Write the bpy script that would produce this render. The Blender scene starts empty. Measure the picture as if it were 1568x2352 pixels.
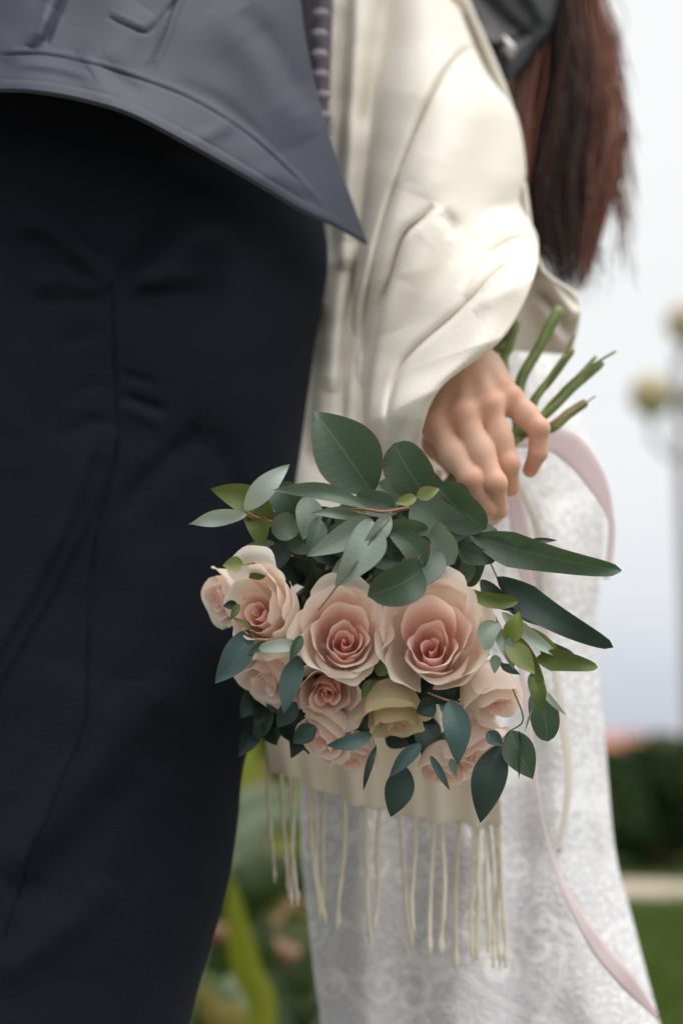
import bpy, math, random
import numpy as np
from mathutils import Vector

# ------------------------------------------------------------------ camera, sky, sun, exposure
sc = bpy.context.scene
COL = sc.collection
rng = np.random.default_rng(7)
random.seed(7)
CAM_H = 0.60
PITCH = math.atan(570 / 3267)
F = 3267.0                      # focal length in units of a 1568 px wide picture
CX, CY = 784.0, 1176.0
FWD = np.array([0, math.cos(PITCH), math.sin(PITCH)])
UPV = np.array([0, -math.sin(PITCH), math.cos(PITCH)])
CAMP = np.array([0, 0, CAM_H])

cam = bpy.data.cameras.new('camera')
cam.sensor_fit = 'HORIZONTAL'; cam.sensor_width = 24.0
cam.lens = 50.0
cam.clip_start = 0.05; cam.clip_end = 2000
cam.dof.use_dof = True; cam.dof.focus_distance = 0.955; cam.dof.aperture_fstop = 2.5
cam.dof.aperture_blades = 0
camo = bpy.data.objects.new('camera', cam); COL.objects.link(camo)
camo.location = CAMP; camo.rotation_euler = (math.pi / 2 + PITCH, 0, 0)
sc.camera = camo

SUN_EL, SUN_AZ = 69.0, 128.0    # compass azimuth of the sun, 0 = into the picture (+Y), clockwise
wd = bpy.data.worlds.new('World'); sc.world = wd; wd.use_nodes = True
nt = wd.node_tree; nt.nodes.clear()
out = nt.nodes.new('ShaderNodeOutputWorld')
sky = nt.nodes.new('ShaderNodeTexSky'); sky.sky_type = 'NISHITA'; sky.sun_disc = False
sky.sun_elevation = math.radians(SUN_EL); sky.sun_rotation = math.radians(SUN_AZ)
sky.dust_density = 3.0
bg1 = nt.nodes.new('ShaderNodeBackground'); bg1.inputs[1].default_value = 0.05
nt.links.new(sky.outputs[0], bg1.inputs[0])
tc = nt.nodes.new('ShaderNodeTexCoord')
sep = nt.nodes.new('ShaderNodeSeparateXYZ'); nt.links.new(tc.outputs['Generated'], sep.inputs[0])
noi = nt.nodes.new('ShaderNodeTexNoise'); noi.inputs['Scale'].default_value = 2.2; noi.inputs['Detail'].default_value = 4
mp = nt.nodes.new('ShaderNodeMapping'); mp.inputs['Scale'].default_value = (1, 1, 3)
nt.links.new(tc.outputs['Generated'], mp.inputs[0]); nt.links.new(mp.outputs[0], noi.inputs[0])
ma = nt.nodes.new('ShaderNodeMath'); ma.operation = 'MULTIPLY_ADD'; ma.inputs[1].default_value = 0.12; ma.inputs[2].default_value = -0.06
nt.links.new(noi.outputs[0], ma.inputs[0])
ad = nt.nodes.new('ShaderNodeMath'); ad.operation = 'ADD'
nt.links.new(sep.outputs[2], ad.inputs[0]); nt.links.new(ma.outputs[0], ad.inputs[1])
rmp = nt.nodes.new('ShaderNodeValToRGB')
el = rmp.color_ramp.elements
el[0].position = 0.0; el[0].color = (0.55, 0.575, 0.66, 1)
el[1].position = 1.0; el[1].color = (1.0, 1.0, .99, 1)
for p, c in ((0.05, (0.66, 0.69, 0.76, 1)), (0.11, (0.80, 0.825, 0.865, 1)), (0.20, (0.91, 0.925, 0.935, 1)), (0.42, (0.96, 0.975, 0.965, 1))):
    e = el.new(p); e.color = c
nt.links.new(ad.outputs[0], rmp.inputs[0])
bg2 = nt.nodes.new('ShaderNodeBackground'); bg2.inputs[1].default_value = 0.54
nt.links.new(rmp.outputs[0], bg2.inputs[0])
mx = nt.nodes.new('ShaderNodeMixShader'); mx.inputs[0].default_value = 0.9
nt.links.new(bg1.outputs[0], mx.inputs[1]); nt.links.new(bg2.outputs[0], mx.inputs[2])
nt.links.new(mx.outputs[0], out.inputs[0])

sl = bpy.data.lights.new('sun', 'SUN'); sl.energy = 1.5; sl.angle = math.radians(60); sl.color = (1, 0.96, 0.90)
so = bpy.data.objects.new('sun', sl); COL.objects.link(so)
_a, _e = math.radians(SUN_AZ), math.radians(SUN_EL)
_d = Vector((math.sin(_a) * math.cos(_e), math.cos(_a) * math.cos(_e), math.sin(_e)))
so.rotation_euler = _d.to_track_quat('Z', 'Y').to_euler()
so.location = (0, 0, 10)

vs = sc.view_settings
vs.view_transform = 'Standard'; vs.look = 'None'; vs.gamma = 1.0; vs.exposure = 0.98; vs.use_curve_mapping = False
sc.cycles.use_denoising = True
sc.cycles.max_bounces = 8; sc.cycles.transparent_max_bounces = 6

# ------------------------------------------------------------------ helpers
def W(u, v, Y):
    """the point at world depth Y that stands at picture position (u, v) of a 1568 x 2352 picture"""
    u = np.asarray(u, float); v = np.asarray(v, float); Y = np.asarray(Y, float)
    a = (u - CX) / F; b = (CY - v) / F
    u, v, Y, a, b = np.broadcast_arrays(u, v, Y, a, b)
    dy = FWD[1] + b * UPV[1]; dz = FWD[2] + b * UPV[2]
    k = Y / dy
    return np.stack([a * k, Y, CAM_H + dz * k], -1)
def R1(x, y): return 401.9 + x * 0.476, 918.6 + y * 0.476
def R2(x, y): return 861.2 + x * 0.4028, 631.5 + y * 0.4028
def R3(x, y): return 401.9 + x * 0.3661, 1377.9 + y * 0.3661
def R4(x, y): return 861.2 + x * 0.4028, 1148.2 + y * 0.4028
def R5(x, y): return 401.9 + x * 0.7436, 1664.9 + y * 0.7436
REG = {1: (R1, .476), 2: (R2, .4028), 3: (R3, .3661), 4: (R4, .4028), 5: (R5, .7436), 0: (lambda x, y: (x, y), 1.0)}

def mesh_obj(name, verts, faces, mat, parent=None, smooth=True, attrs=None, solid=None, uv=None):
    base = np.array(parent_base(parent))
    me = bpy.data.meshes.new(name)
    verts = np.asarray(verts, float) - base
    me.from_pydata(verts.tolist(), [], faces if isinstance(faces, list) else faces.tolist())
    if smooth: me.shade_smooth()
    for k, a in (attrs or {}).items():
        at = me.attributes.new(k, 'FLOAT', 'POINT'); at.data.foreach_set('value', np.asarray(a, np.float32).ravel())
    if uv is not None:
        lay = me.uv_layers.new(name='UVMap')
        idx = np.zeros(len(me.loops), np.int32); me.loops.foreach_get('vertex_index', idx)
        lay.data.foreach_set('uv', np.asarray(uv, np.float32)[idx].ravel())
    if mat: me.materials.append(mat)
    o = bpy.data.objects.new(name, me); COL.objects.link(o)
    if parent is not None: o.parent = parent
    if solid:
        m = o.modifiers.new('thickness', 'SOLIDIFY'); m.thickness = solid; m.offset = 0.0
    return o
def parent_base(p):
    b = Vector((0, 0, 0))
    while p is not None:
        b += p.location; p = p.parent
    return b
def thing(name, label, cat, loc=(0, 0, 0), group=None):
    o = bpy.data.objects.new(name, None); COL.objects.link(o); o.location = loc; o.empty_display_size = 0.05
    return tag(o, label, cat, group)
def tag(o, label, cat=None, group=None, kind=None):
    if label: o['label'] = label
    if cat: o['category'] = cat
    if group: o['group'] = group
    if kind: o['kind'] = kind
    return o

def grid_faces(nr, nc, wrap=False, off=0):
    i = np.arange(nr - 1)[:, None]; j = np.arange(nc if wrap else nc - 1)[None, :]
    j2 = (j + 1) % nc
    a = i * nc + j; b = i * nc + j2; c = (i + 1) * nc + j2; d = (i + 1) * nc + j
    return (np.stack([a, b, c, d], -1).reshape(-1, 4) + off)
def catmull(pts, n):
    P = np.asarray(pts, float)
    if len(P) == 2:
        t = np.linspace(0, 1, n)[:, None]; return P[0] * (1 - t) + P[1] * t
    Q = np.vstack([2 * P[0] - P[1], P, 2 * P[-1] - P[-2]])
    t = np.linspace(0, len(P) - 1, n); i = np.minimum(t.astype(int), len(P) - 2); f = (t - i)[:, None]
    p0, p1, p2, p3 = Q[i], Q[i + 1], Q[i + 2], Q[i + 3]
    return 0.5 * (2 * p1 + (p2 - p0) * f + (2 * p0 - 5 * p1 + 4 * p2 - p3) * f ** 2 + (3 * p1 - p0 - 3 * p2 + p3) * f ** 3)
def poly_sd(U, V, pts):
    """signed distance to a polyline (positive on the right of its direction as drawn) and the fraction along it"""
    pts = np.asarray(pts, float); best = np.full(U.shape, 1e9); sd = np.zeros(U.shape); fr = np.zeros(U.shape)
    L = np.hypot(*np.diff(pts, axis=0).T); tot = L.sum(); acc = 0
    for k in range(len(pts) - 1):
        a = pts[k]; d = pts[k + 1] - a; l2 = d @ d
        t = np.clip(((U - a[0]) * d[0] + (V - a[1]) * d[1]) / l2, 0, 1)
        x = U - a[0] - t * d[0]; y = V - a[1] - t * d[1]; q = np.hypot(x, y)
        m = q < best
        sgn = np.sign(d[0] * y - d[1] * x); sgn = np.where(sgn == 0, 1, sgn)
        # picture y runs down: right of the direction of travel is +
        sd = np.where(m, q * sgn, sd); fr = np.where(m, (acc + t * L[k]) / tot, fr); best = np.where(m, q, best)
        acc += L[k]
    return sd, fr
def ridges(U, V, specs):
    """sum of folds: (points, width_left, width_right, height in mm, end taper)"""
    h = np.zeros(U.shape)
    for s in specs:
        pts, wl, wr_, amp = s[:4]; tap = s[4] if len(s) > 4 else 0.2
        pts = catmull(pts, max(6, 5 * len(pts)))
        sd, fr = poly_sd(U, V, pts)
        w = np.where(sd > 0, wr_, wl)
        e = np.exp(-(sd / w) ** 2)
        if tap: e = e * np.clip(fr / tap, 0, 1) ** .7 * np.clip((1 - fr) / tap, 0, 1) ** .7
        h += amp * 0.001 * e
    return h
def smooth_noise(U, V, scale, seed, octaves=3):
    r = np.random.default_rng(seed); h = np.zeros(U.shape); a = 1.0
    for o in range(octaves):
        for k in range(4):
            th = r.uniform(0, 2 * math.pi); ph = r.uniform(0, 6.28); f = r.uniform(.7, 1.3) / scale * 2 ** o * 6.28
            h += a * np.sin((U * math.cos(th) + V * math.sin(th)) * f + ph + 1.3 * np.sin((U * math.sin(th) - V * math.cos(th)) * f * .6 + ph * 2)) / 4
        a *= .5
    return h
def tube_pts(path, radii, ns=8, twist=None):
    P = np.asarray(path, float); n = len(P); r = np.broadcast_to(np.asarray(radii, float), (n,))
    T = np.gradient(P, axis=0); T /= np.linalg.norm(T, axis=1)[:, None] + 1e-12
    ref = np.array([0.31, 0.82, 0.47]); ref = ref / np.linalg.norm(ref)
    N = np.cross(T, ref); bad = np.linalg.norm(N, axis=1) < .1
    N[bad] = np.cross(T[bad], [1, 0, 0]); N /= np.linalg.norm(N, axis=1)[:, None]
    B = np.cross(T, N)
    th = np.linspace(0, 2 * math.pi, ns, endpoint=False)
    rr = r[:, None] * np.ones((1, ns))
    if twist is not None:
        s = np.concatenate([[0], np.cumsum(np.linalg.norm(np.diff(P, axis=0), axis=1))])
        rr = rr * (1 + .28 * np.cos(2 * (th[None] - s[:, None] * twist)))
    V = P[:, None] + N[:, None] * (np.cos(th)[None, :, None] * rr[..., None]) + B[:, None] * (np.sin(th)[None, :, None] * rr[..., None])
    F_ = grid_faces(n, ns, True).tolist()
    F_.append(list(range(ns))[::-1]); F_.append([(n - 1) * ns + k for k in range(ns)])
    return V.reshape(-1, 3), F_
class MB:
    def __init__(s): s.v = []; s.f = []; s.n = 0
    def add(s, v, f):
        v = np.asarray(v, float)
        s.v.append(v); f = f if isinstance(f, list) else f.tolist()
        s.f += [[i + s.n for i in q] for q in f]; s.n += len(v)
    def build(s, name, mat, parent=None, **k): return mesh_obj(name, np.vstack(s.v), s.f, mat, parent, **k)
def box(c, h, rot=0.0):
    x, y, z = h
    v = np.array([[sx * x, sy * y, sz * z] for sx in (-1, 1) for sy in (-1, 1) for sz in (-1, 1)])
    cr, sr = math.cos(rot), math.sin(rot)
    v[:, :2] = v[:, :2] @ np.array([[cr, sr], [-sr, cr]])
    return v + np.asarray(c), [[0, 1, 3, 2], [4, 6, 7, 5], [0, 4, 5, 1], [2, 3, 7, 6], [0, 2, 6, 4], [1, 5, 7, 3]]
def sphere(c, r, nu=24, nv=14, sq=(1, 1, 1)):
    th = np.linspace(0, math.pi, nv)[:, None]; ph = np.linspace(0, 2 * math.pi, nu, endpoint=False)[None]
    v = np.stack([np.sin(th) * np.cos(ph) * sq[0], np.sin(th) * np.sin(ph) * sq[1], np.cos(th) * np.ones_like(ph) * sq[2]], -1) * r
    return v.reshape(-1, 3) + np.asarray(c), grid_faces(nv, nu, True)
def ruled(A, B, nr, nc):
    """picture-space grid between two matched curves; rows run along the curves, columns across"""
    a = catmull(A, nr); b = catmull(B, nr); s = np.linspace(0, 1, nc)[None, :, None]
    g = a[:, None] * (1 - s) + b[:, None] * s
    T = np.linspace(0, 1, nr)[:, None] * np.ones((1, nc)); S = np.ones((nr, 1)) * np.linspace(0, 1, nc)[None]
    return g[..., 0], g[..., 1], S, T
def tube_between(A, B, nr, nf, Ymid, bf, bb, relief=None, nb=24):
    """closed tube whose silhouette runs along curves A and B; front half relieved by folds"""
    a = catmull(A, nr); b = catmull(B, nr)
    n = len(A)
    def ser(x): return np.interp(np.linspace(0, n - 1, nr), np.arange(n), np.broadcast_to(np.asarray(x, float), (n,)))[:, None]
    Ym, f_, b_ = ser(Ymid), ser(bf), ser(bb)
    th = np.concatenate([np.linspace(0, math.pi, nf), np.linspace(math.pi, 2 * math.pi, nb)[1:-1]])[None]
    s = (1 - np.cos(th)) / 2
    U = a[:, :1] * (1 - s) + b[:, :1] * s; V = a[:, 1:] * (1 - s) + b[:, 1:] * s
    sn = np.sin(th)
    Y = Ym - np.where(sn >= 0, f_ * np.abs(sn) ** .9, -b_ * np.abs(sn))
    if relief is not None: Y = Y - np.where(sn >= 0, np.minimum(1, sn * 3), 0) * relief(U, V)
    return W(U, V, Y).reshape(-1, 3), grid_faces(nr, U.shape[1], True), U, V

# ---- node materials
def nn(t, kind, **k):
    n = t.nodes.new('ShaderNode' + kind)
    for a, b in k.items():
        if a in n.inputs: n.inputs[a].default_value = b
        else: setattr(n, a, b)
    return n
def material(name, col, rough=.6, spec=.3, col2=None, nscale=20, bump=0, bscale=400, sheen=0, sheen_col=None, sub=0, subr=(1, .4, .25), subs=.004,
             weave=0, coat=0, metal=0, detail=4):
    m = bpy.data.materials.new(name); m.use_nodes = True; t = m.node_tree; p = t.nodes['Principled BSDF']
    p.inputs['Base Color'].default_value = (*col, 1); p.inputs['Roughness'].default_value = rough
    p.inputs['Specular IOR Level'].default_value = spec; p.inputs['Metallic'].default_value = metal
    p.inputs['Sheen Weight'].default_value = sheen; p.inputs['Sheen Roughness'].default_value = .4
    if sheen_col: p.inputs['Sheen Tint'].default_value = (*sheen_col, 1)
    if sub:
        p.inputs['Subsurface Weight'].default_value = sub; p.inputs['Subsurface Radius'].default_value = subr; p.inputs['Subsurface Scale'].default_value = subs
    p.inputs['Coat Weight'].default_value = coat
    g = nn(t, 'TexCoord')
    if col2 is not None:
        n = nn(t, 'TexNoise', Scale=nscale, Detail=detail); t.links.new(g.outputs['Object'], n.inputs['Vector'])
        r = nn(t, 'ValToRGB'); r.color_ramp.elements[0].position = .35; r.color_ramp.elements[1].position = .65
        r.color_ramp.elements[0].color = (*col, 1); r.color_ramp.elements[1].color = (*col2, 1)
        t.links.new(n.outputs[0], r.inputs[0]); t.links.new(r.outputs[0], p.inputs['Base Color'])
    if bump:
        n = nn(t, 'TexNoise', Scale=bscale, Detail=3); t.links.new(g.outputs['Object'], n.inputs['Vector'])
        b = nn(t, 'Bump', Strength=bump, Distance=.002); t.links.new(n.outputs[0], b.inputs['Height']); t.links.new(b.outputs[0], p.inputs['Normal'])
        if weave:
            w = nn(t, 'TexWave', Scale=weave, Distortion=1.5, Detail=2); w.bands_direction = 'DIAGONAL'
            t.links.new(g.outputs['Object'], w.inputs['Vector'])
            b2 = nn(t, 'Bump', Strength=bump, Distance=.0006); t.links.new(w.outputs['Fac'], b2.inputs['Height'])
            t.links.new(b.outputs[0], b2.inputs['Normal']); t.links.new(b2.outputs[0], p.inputs['Normal'])
    return m
def attr_ramp_material(name, attr, stops, rough=.6, spec=.3, bump=0, bscale=300, sub=0, subr=(1, .4, .25), subs=.004, noise=0.0, nscale=60):
    m = material(name, (1, 1, 1), rough, spec, bump=bump, bscale=bscale, sub=sub, subr=subr, subs=subs)
    t = m.node_tree; p = t.nodes['Principled BSDF']
    a = nn(t, 'Attribute'); a.attribute_name = attr
    r = nn(t, 'ValToRGB'); e = r.color_ramp.elements
    e[0].position = stops[0][0]; e[0].color = (*stops[0][1], 1); e[1].position = stops[-1][0]; e[1].color = (*stops[-1][1], 1)
    for q, c in stops[1:-1]: x = e.new(q); x.color = (*c, 1)
    src = a.outputs['Fac']
    if noise:
        g = nn(t, 'TexCoord'); n = nn(t, 'TexNoise', Scale=nscale, Detail=4); t.links.new(g.outputs['Object'], n.inputs['Vector'])
        q = nn(t, 'Math', operation='MULTIPLY_ADD'); q.inputs[1].default_value = noise; q.inputs[2].default_value = -noise / 2
        t.links.new(n.outputs[0], q.inputs[0]); s = nn(t, 'Math', operation='ADD'); t.links.new(src, s.inputs[0]); t.links.new(q.outputs[0], s.inputs[1]); src = s.outputs[0]
    t.links.new(src, r.inputs[0]); t.links.new(r.outputs[0], p.inputs['Base Color'])
    return m
def add_translucent(m, fac, tint=(1, 1, 1)):
    t = m.node_tree; p = t.nodes['Principled BSDF']; o = t.nodes['Material Output']
    tr = nn(t, 'BsdfTranslucent'); src = p.inputs['Base Color']
    mc = nn(t, 'Mix', data_type='RGBA', blend_type='MULTIPLY'); mc.inputs[0].default_value = 1
    if src.is_linked: t.links.new(src.links[0].from_socket, mc.inputs[6])
    else: mc.inputs[6].default_value = src.default_value
    mc.inputs[7].default_value = (*tint, 1); t.links.new(mc.outputs[2], tr.inputs[0])
    mxs = nn(t, 'MixShader'); mxs.inputs[0].default_value = fac
    t.links.new(p.outputs[0], mxs.inputs[1]); t.links.new(tr.outputs[0], mxs.inputs[2]); t.links.new(mxs.outputs[0], o.inputs[0])

M = {}
M['trousers'] = material('navy trouser cloth', (.0048, .0068, .0130), .8, .15, col2=(.0066, .0090, .0170), nscale=8, bump=.45, bscale=700, weave=420, sheen=.05, sheen_col=(.6, .7, 1))
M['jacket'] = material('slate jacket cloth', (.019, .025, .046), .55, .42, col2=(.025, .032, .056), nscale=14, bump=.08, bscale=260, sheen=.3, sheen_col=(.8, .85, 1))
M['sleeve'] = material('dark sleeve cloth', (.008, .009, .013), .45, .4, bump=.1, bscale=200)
M['placket'] = material('grey zip tape', (.10, .09, .11), .7, .2, bump=.2, bscale=300)
M['zip'] = material('zip teeth', (.20, .18, .22), .5, .4, col2=(.26, .24, .28), nscale=40)
M['metal'] = material('zip metal', (.45, .43, .46), .35, .5, metal=.8)
M['shawl'] = material('cream wool', (.80, .755, .68), .95, .05, col2=(.82, .785, .72), nscale=16, bump=.25, bscale=420)
M['fringe'] = material('cream wool cord', (.74, .69, .58), .9, .1, bump=.5, bscale=900)
M['skin'] = attr_ramp_material('skin', 'red', [(0, (.68, .43, .31)), (.5, (.69, .395, .285)), (1, (.66, .31, .235))], .46, .35, bump=.22, bscale=650, sub=.25, subs=.004, noise=.6, nscale=60)
M['hair'] = attr_ramp_material('brown hair', 'tone', [(0, (.012, .007, .007)), (.5, (.05, .019, .013)), (1, (.23, .078, .044))], .42, .45)
M['ribbon'] = material('pink satin ribbon', (.90, .75, .79), .45, .4, col2=(.92, .80, .83), nscale=30); add_translucent(M['ribbon'], .5); M['ribbon'].node_tree.nodes['Principled BSDF'].inputs['Alpha'].default_value = .5
M['ribbon_pale'] = material('pale pink satin ribbon', (.82, .70, .72), .4, .45, col2=(.85, .76, .77), nscale=30); add_translucent(M['ribbon_pale'], .35)
M['ribbon_cream'] = material('cream satin ribbon', (.82, .78, .70), .45, .4, col2=(.85, .82, .76), nscale=30); add_translucent(M['ribbon_cream'], .3)
M['stem'] = material('green stem', (.11, .17, .055), .5, .35, col2=(.2, .25, .09), nscale=60, bump=.3, bscale=300)
M['stem_olive'] = material('olive stem', (.22, .17, .04), .5, .35, col2=(.13, .15, .05), nscale=80, bump=.3, bscale=300)
M['twig'] = material('reddish twig', (.33, .12, .10), .55, .3, col2=(.28, .18, .10), nscale=60)
M['twig_dark'] = material('dark twig', (.09, .10, .085), .6, .3, col2=(.14, .09, .08), nscale=70)
M['calyx'] = material('rose calyx', (.10, .15, .045), .6, .3, col2=(.17, .2, .07), nscale=80)
M['lace'] = attr_ramp_material('lace over lavender lining', 'lace', [(0, (.64, .64, .685)), (.4, (.73, .73, .765)), (.8, (.88, .88, .89)), (1, (.92, .92, .92))], .85, .1, bump=.3, bscale=1100)

def leaf_material(name, c0, c1, edge=(.30, .07, .06), vein=(.30, .36, .22), rough=.48, spec=.4, edge_w=.93):
    m = material(name, c0, rough, spec)
    t = m.node_tree; p = t.nodes['Principled BSDF']
    uv = nn(t, 'UVMap'); s = nn(t, 'SeparateXYZ'); t.links.new(uv.outputs[0], s.inputs[0])
    oi = nn(t, 'ObjectInfo'); g = nn(t, 'TexCoord')
    n = nn(t, 'TexNoise', Scale=55, Detail=8, Roughness=.65); t.links.new(g.outputs['Object'], n.inputs['Vector'])
    addr = nn(t, 'Math', operation='MULTIPLY_ADD'); addr.inputs[1].default_value = .5; t.links.new(oi.outputs['Random'], addr.inputs[0]); t.links.new(n.outputs[0], addr.inputs[2])
    sub_ = nn(t, 'Math', operation='SUBTRACT'); t.links.new(addr.outputs[0], sub_.inputs[0]); sub_.inputs[1].default_value = .25
    mx1 = nn(t, 'Mix', data_type='RGBA'); t.links.new(sub_.outputs[0], mx1.inputs[0]); mx1.inputs[6].default_value = (*c0, 1); mx1.inputs[7].default_value = (*c1, 1); mx1.clamp_factor = True
    # pale midrib and fine side veins
    ab = nn(t, 'Math', operation='ABSOLUTE'); t.links.new(s.outputs[1], ab.inputs[0])
    mr = nn(t, 'MapRange'); mr.inputs['From Min'].default_value = .0; mr.inputs['From Max'].default_value = .05; mr.inputs['To Min'].default_value = .30; mr.inputs['To Max'].default_value = 0
    t.links.new(ab.outputs[0], mr.inputs['Value'])
    mx2 = nn(t, 'Mix', data_type='RGBA'); t.links.new(mr.outputs[0], mx2.inputs[0]); t.links.new(mx1.outputs[2], mx2.inputs[6]); mx2.inputs[7].default_value = (*vein, 1)
    er = nn(t, 'MapRange'); er.inputs['From Min'].default_value = edge_w; er.inputs['From Max'].default_value = min(1, edge_w + .07)
    er.inputs['To Max'].default_value = .6; t.links.new(ab.outputs[0], er.inputs['Value'])
    mx3 = nn(t, 'Mix', data_type='RGBA'); t.links.new(er.outputs[0], mx3.inputs[0]); t.links.new(mx2.outputs[2], mx3.inputs[6]); mx3.inputs[7].default_value = (*edge, 1)
    t.links.new(mx3.outputs[2], p.inputs['Base Color'])
    wv = nn(t, 'Math', operation='MULTIPLY_ADD'); t.links.new(ab.outputs[0], wv.inputs[0]); wv.inputs[1].default_value = -6; 
    sc_ = nn(t, 'Math', operation='MULTIPLY'); t.links.new(s.outputs[0], sc_.inputs[0]); sc_.inputs[1].default_value = 70; t.links.new(sc_.outputs[0], wv.inputs[2])
    sn = nn(t, 'Math', operation='SINE'); t.links.new(wv.outputs[0], sn.inputs[0])
    b = nn(t, 'Bump', Strength=.03, Distance=.001); t.links.new(sn.outputs[0], b.inputs['Height'])
    b2 = nn(t, 'Bump', Strength=.15, Distance=.001); n2 = nn(t, 'TexNoise', Scale=500); t.links.new(g.outputs['Object'], n2.inputs['Vector']); t.links.new(n2.outputs[0], b2.inputs['Height'])
    t.links.new(b.outputs[0], b2.inputs['Normal']); t.links.new(b2.outputs[0], p.inputs['Normal'])
    vm = nn(t, 'MapRange'); vm.inputs['From Min'].default_value = .8; vm.inputs['From Max'].default_value = 1.0; vm.inputs['To Max'].default_value = .05; t.links.new(sn.outputs[0], vm.inputs['Value'])
    mx4 = nn(t, 'Mix', data_type='RGBA'); t.links.new(vm.outputs[0], mx4.inputs[0]); t.links.new(mx3.outputs[2], mx4.inputs[6]); mx4.inputs[7].default_value = (*vein, 1); t.links.new(mx4.outputs[2], p.inputs['Base Color'])
    add_translucent(m, .22, (.9, 1.0, .5))
    return m
LM = {
 'd': leaf_material('dark eucalyptus leaf', (.040, .080, .052), (.075, .125, .082)),
 'm': leaf_material('grey green eucalyptus leaf', (.09, .145, .108), (.155, .215, .165), vein=(.27, .33, .24)),
 'p': leaf_material('pale glaucous eucalyptus leaf', (.36, .44, .41), (.46, .53, .50), vein=(.52, .55, .48), edge=(.36, .2, .17)),
 'g': leaf_material('silver green eucalyptus leaf', (.19, .255, .225), (.28, .35, .305), vein=(.36, .40, .31)),
 'o': leaf_material('olive eucalyptus leaf', (.075, .115, .028), (.13, .17, .04), vein=(.22, .26, .1), edge=(.35, .09, .05)),
 'y': leaf_material('young yellow green leaf', (.20, .26, .085), (.30, .35, .15), vein=(.38, .40, .2), edge=(.42, .14, .08), edge_w=.86),
 't': leaf_material('teal eucalyptus leaf', (.045, .095, .095), (.075, .135, .13), vein=(.13, .19, .17), edge=(.16, .08, .07)),
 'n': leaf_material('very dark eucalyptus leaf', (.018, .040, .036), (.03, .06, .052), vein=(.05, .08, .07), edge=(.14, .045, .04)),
 'b': leaf_material('bright green young leaf', (.14, .21, .035), (.2, .27, .06), vein=(.25, .30, .1), edge=(.45, .12, .05), edge_w=.84),
}
def petal_material(name, inner, mid, outer, tipg):
    m = material(name, outer, .62, .25, bump=.10, bscale=240)
    t = m.node_tree; p = t.nodes['Principled BSDF']
    a = nn(t, 'Attribute'); a.attribute_name = 'tint'; e = nn(t, 'Attribute'); e.attribute_name = 'edge'
    r = nn(t, 'ValToRGB'); q = r.color_ramp.elements
    q[0].position = 0; q[0].color = (*outer, 1); q[1].position = 1; q[1].color = (*inner, 1); x = q.new(.5); x.color = (*mid, 1)
    g = nn(t, 'TexCoord'); n = nn(t, 'TexNoise', Scale=90, Detail=4); t.links.new(g.outputs['Object'], n.inputs['Vector'])
    w = nn(t, 'Math', operation='MULTIPLY_ADD'); w.inputs[1].default_value = .28; t.links.new(n.outputs[0], w.inputs[0]); w.inputs[2].default_value = -.14
    s = nn(t, 'Math', operation='ADD'); t.links.new(a.outputs['Fac'], s.inputs[0]); t.links.new(w.outputs[0], s.inputs[1])
    t.links.new(s.outputs[0], r.inputs[0])
    mx_ = nn(t, 'Mix', data_type='RGBA'); t.links.new(r.outputs[0], mx_.inputs[6]); mx_.inputs[7].default_value = (*tipg, 1)
    t.links.new(e.outputs['Fac'], mx_.inputs[0]); t.links.new(mx_.outputs[2], p.inputs['Base Color'])
    add_translucent(m, .48, (1.0, .93, .89))
    return m
PM = {
 'pink': petal_material('blush rose petal', (.96, .53, .51), (.96, .775, .715), (.95, .90, .825), (.94, .90, .80)),
 'cream': petal_material('cream rose petal', (.78, .58, .42), (.79, .67, .50), (.76, .70, .50), (.66, .66, .38)),
}

# ------------------------------------------------------------------ ground, path, far setting
M['lawn'] = material('lawn', (.060, .105, .022), .9, .1, col2=(.10, .135, .03), nscale=2.5, bump=.5, bscale=60)
M['soil'] = material('bed soil', (.055, .055, .025), .95, .1, col2=(.03, .045, .018), nscale=6, bump=.6, bscale=40)
M['path'] = material('gravel path', (.46, .385, .315), .95, .1, col2=(.52, .45, .38), nscale=5, bump=.5, bscale=80)
v, f = [], []
v = [(-400, -60, 0), (400, -60, 0), (400, 900, 0), (-400, 900, 0)]
o = mesh_obj('lawn', v, [[0, 1, 2, 3]], M['lawn'], smooth=False); tag(o, None, kind='structure')
# the path runs behind the couple, a little oblique
pn = 40; xs = np.linspace(-12, 14, pn)
near = 6.35 - .22 * xs + .05 * np.sin(xs * 2.1); far_ = near + 1.25 + .10 * np.sin(xs * 1.3 + 1)
pv = np.concatenate([np.stack([xs, near, np.full(pn, .004)], 1), np.stack([xs, far_, np.full(pn, .004)], 1)])
o = mesh_obj('path', pv, grid_faces(2, pn), M['path'], smooth=False); tag(o, None, kind='structure')
M['bounce_ground'] = material('warm bounce gravel', (.20, .18, .14), .95, .1, col2=(.25, .225, .18), nscale=5, bump=.5, bscale=80)
o = mesh_obj('bounce_ground', [(-9, -9, .004), (9, -9, .004), (9, 1.75, .004), (-9, 1.75, .004)], [[0, 1, 2, 3]], M['bounce_ground'], smooth=False); tag(o, None, kind='structure')  # unseen gravel sheet, added to bounce warm light up onto the couple
bv = [(-3.5, 1.9, .005), (.1, 1.9, .005), (.15, 3.6, .005), (-.1, 5.4, .005), (-4.2, 5.6, .005)]
o = mesh_obj('flower_bed_soil', bv, [[0, 1, 2, 3, 4]], M['soil'], smooth=False); tag(o, None, kind='structure')

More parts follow.
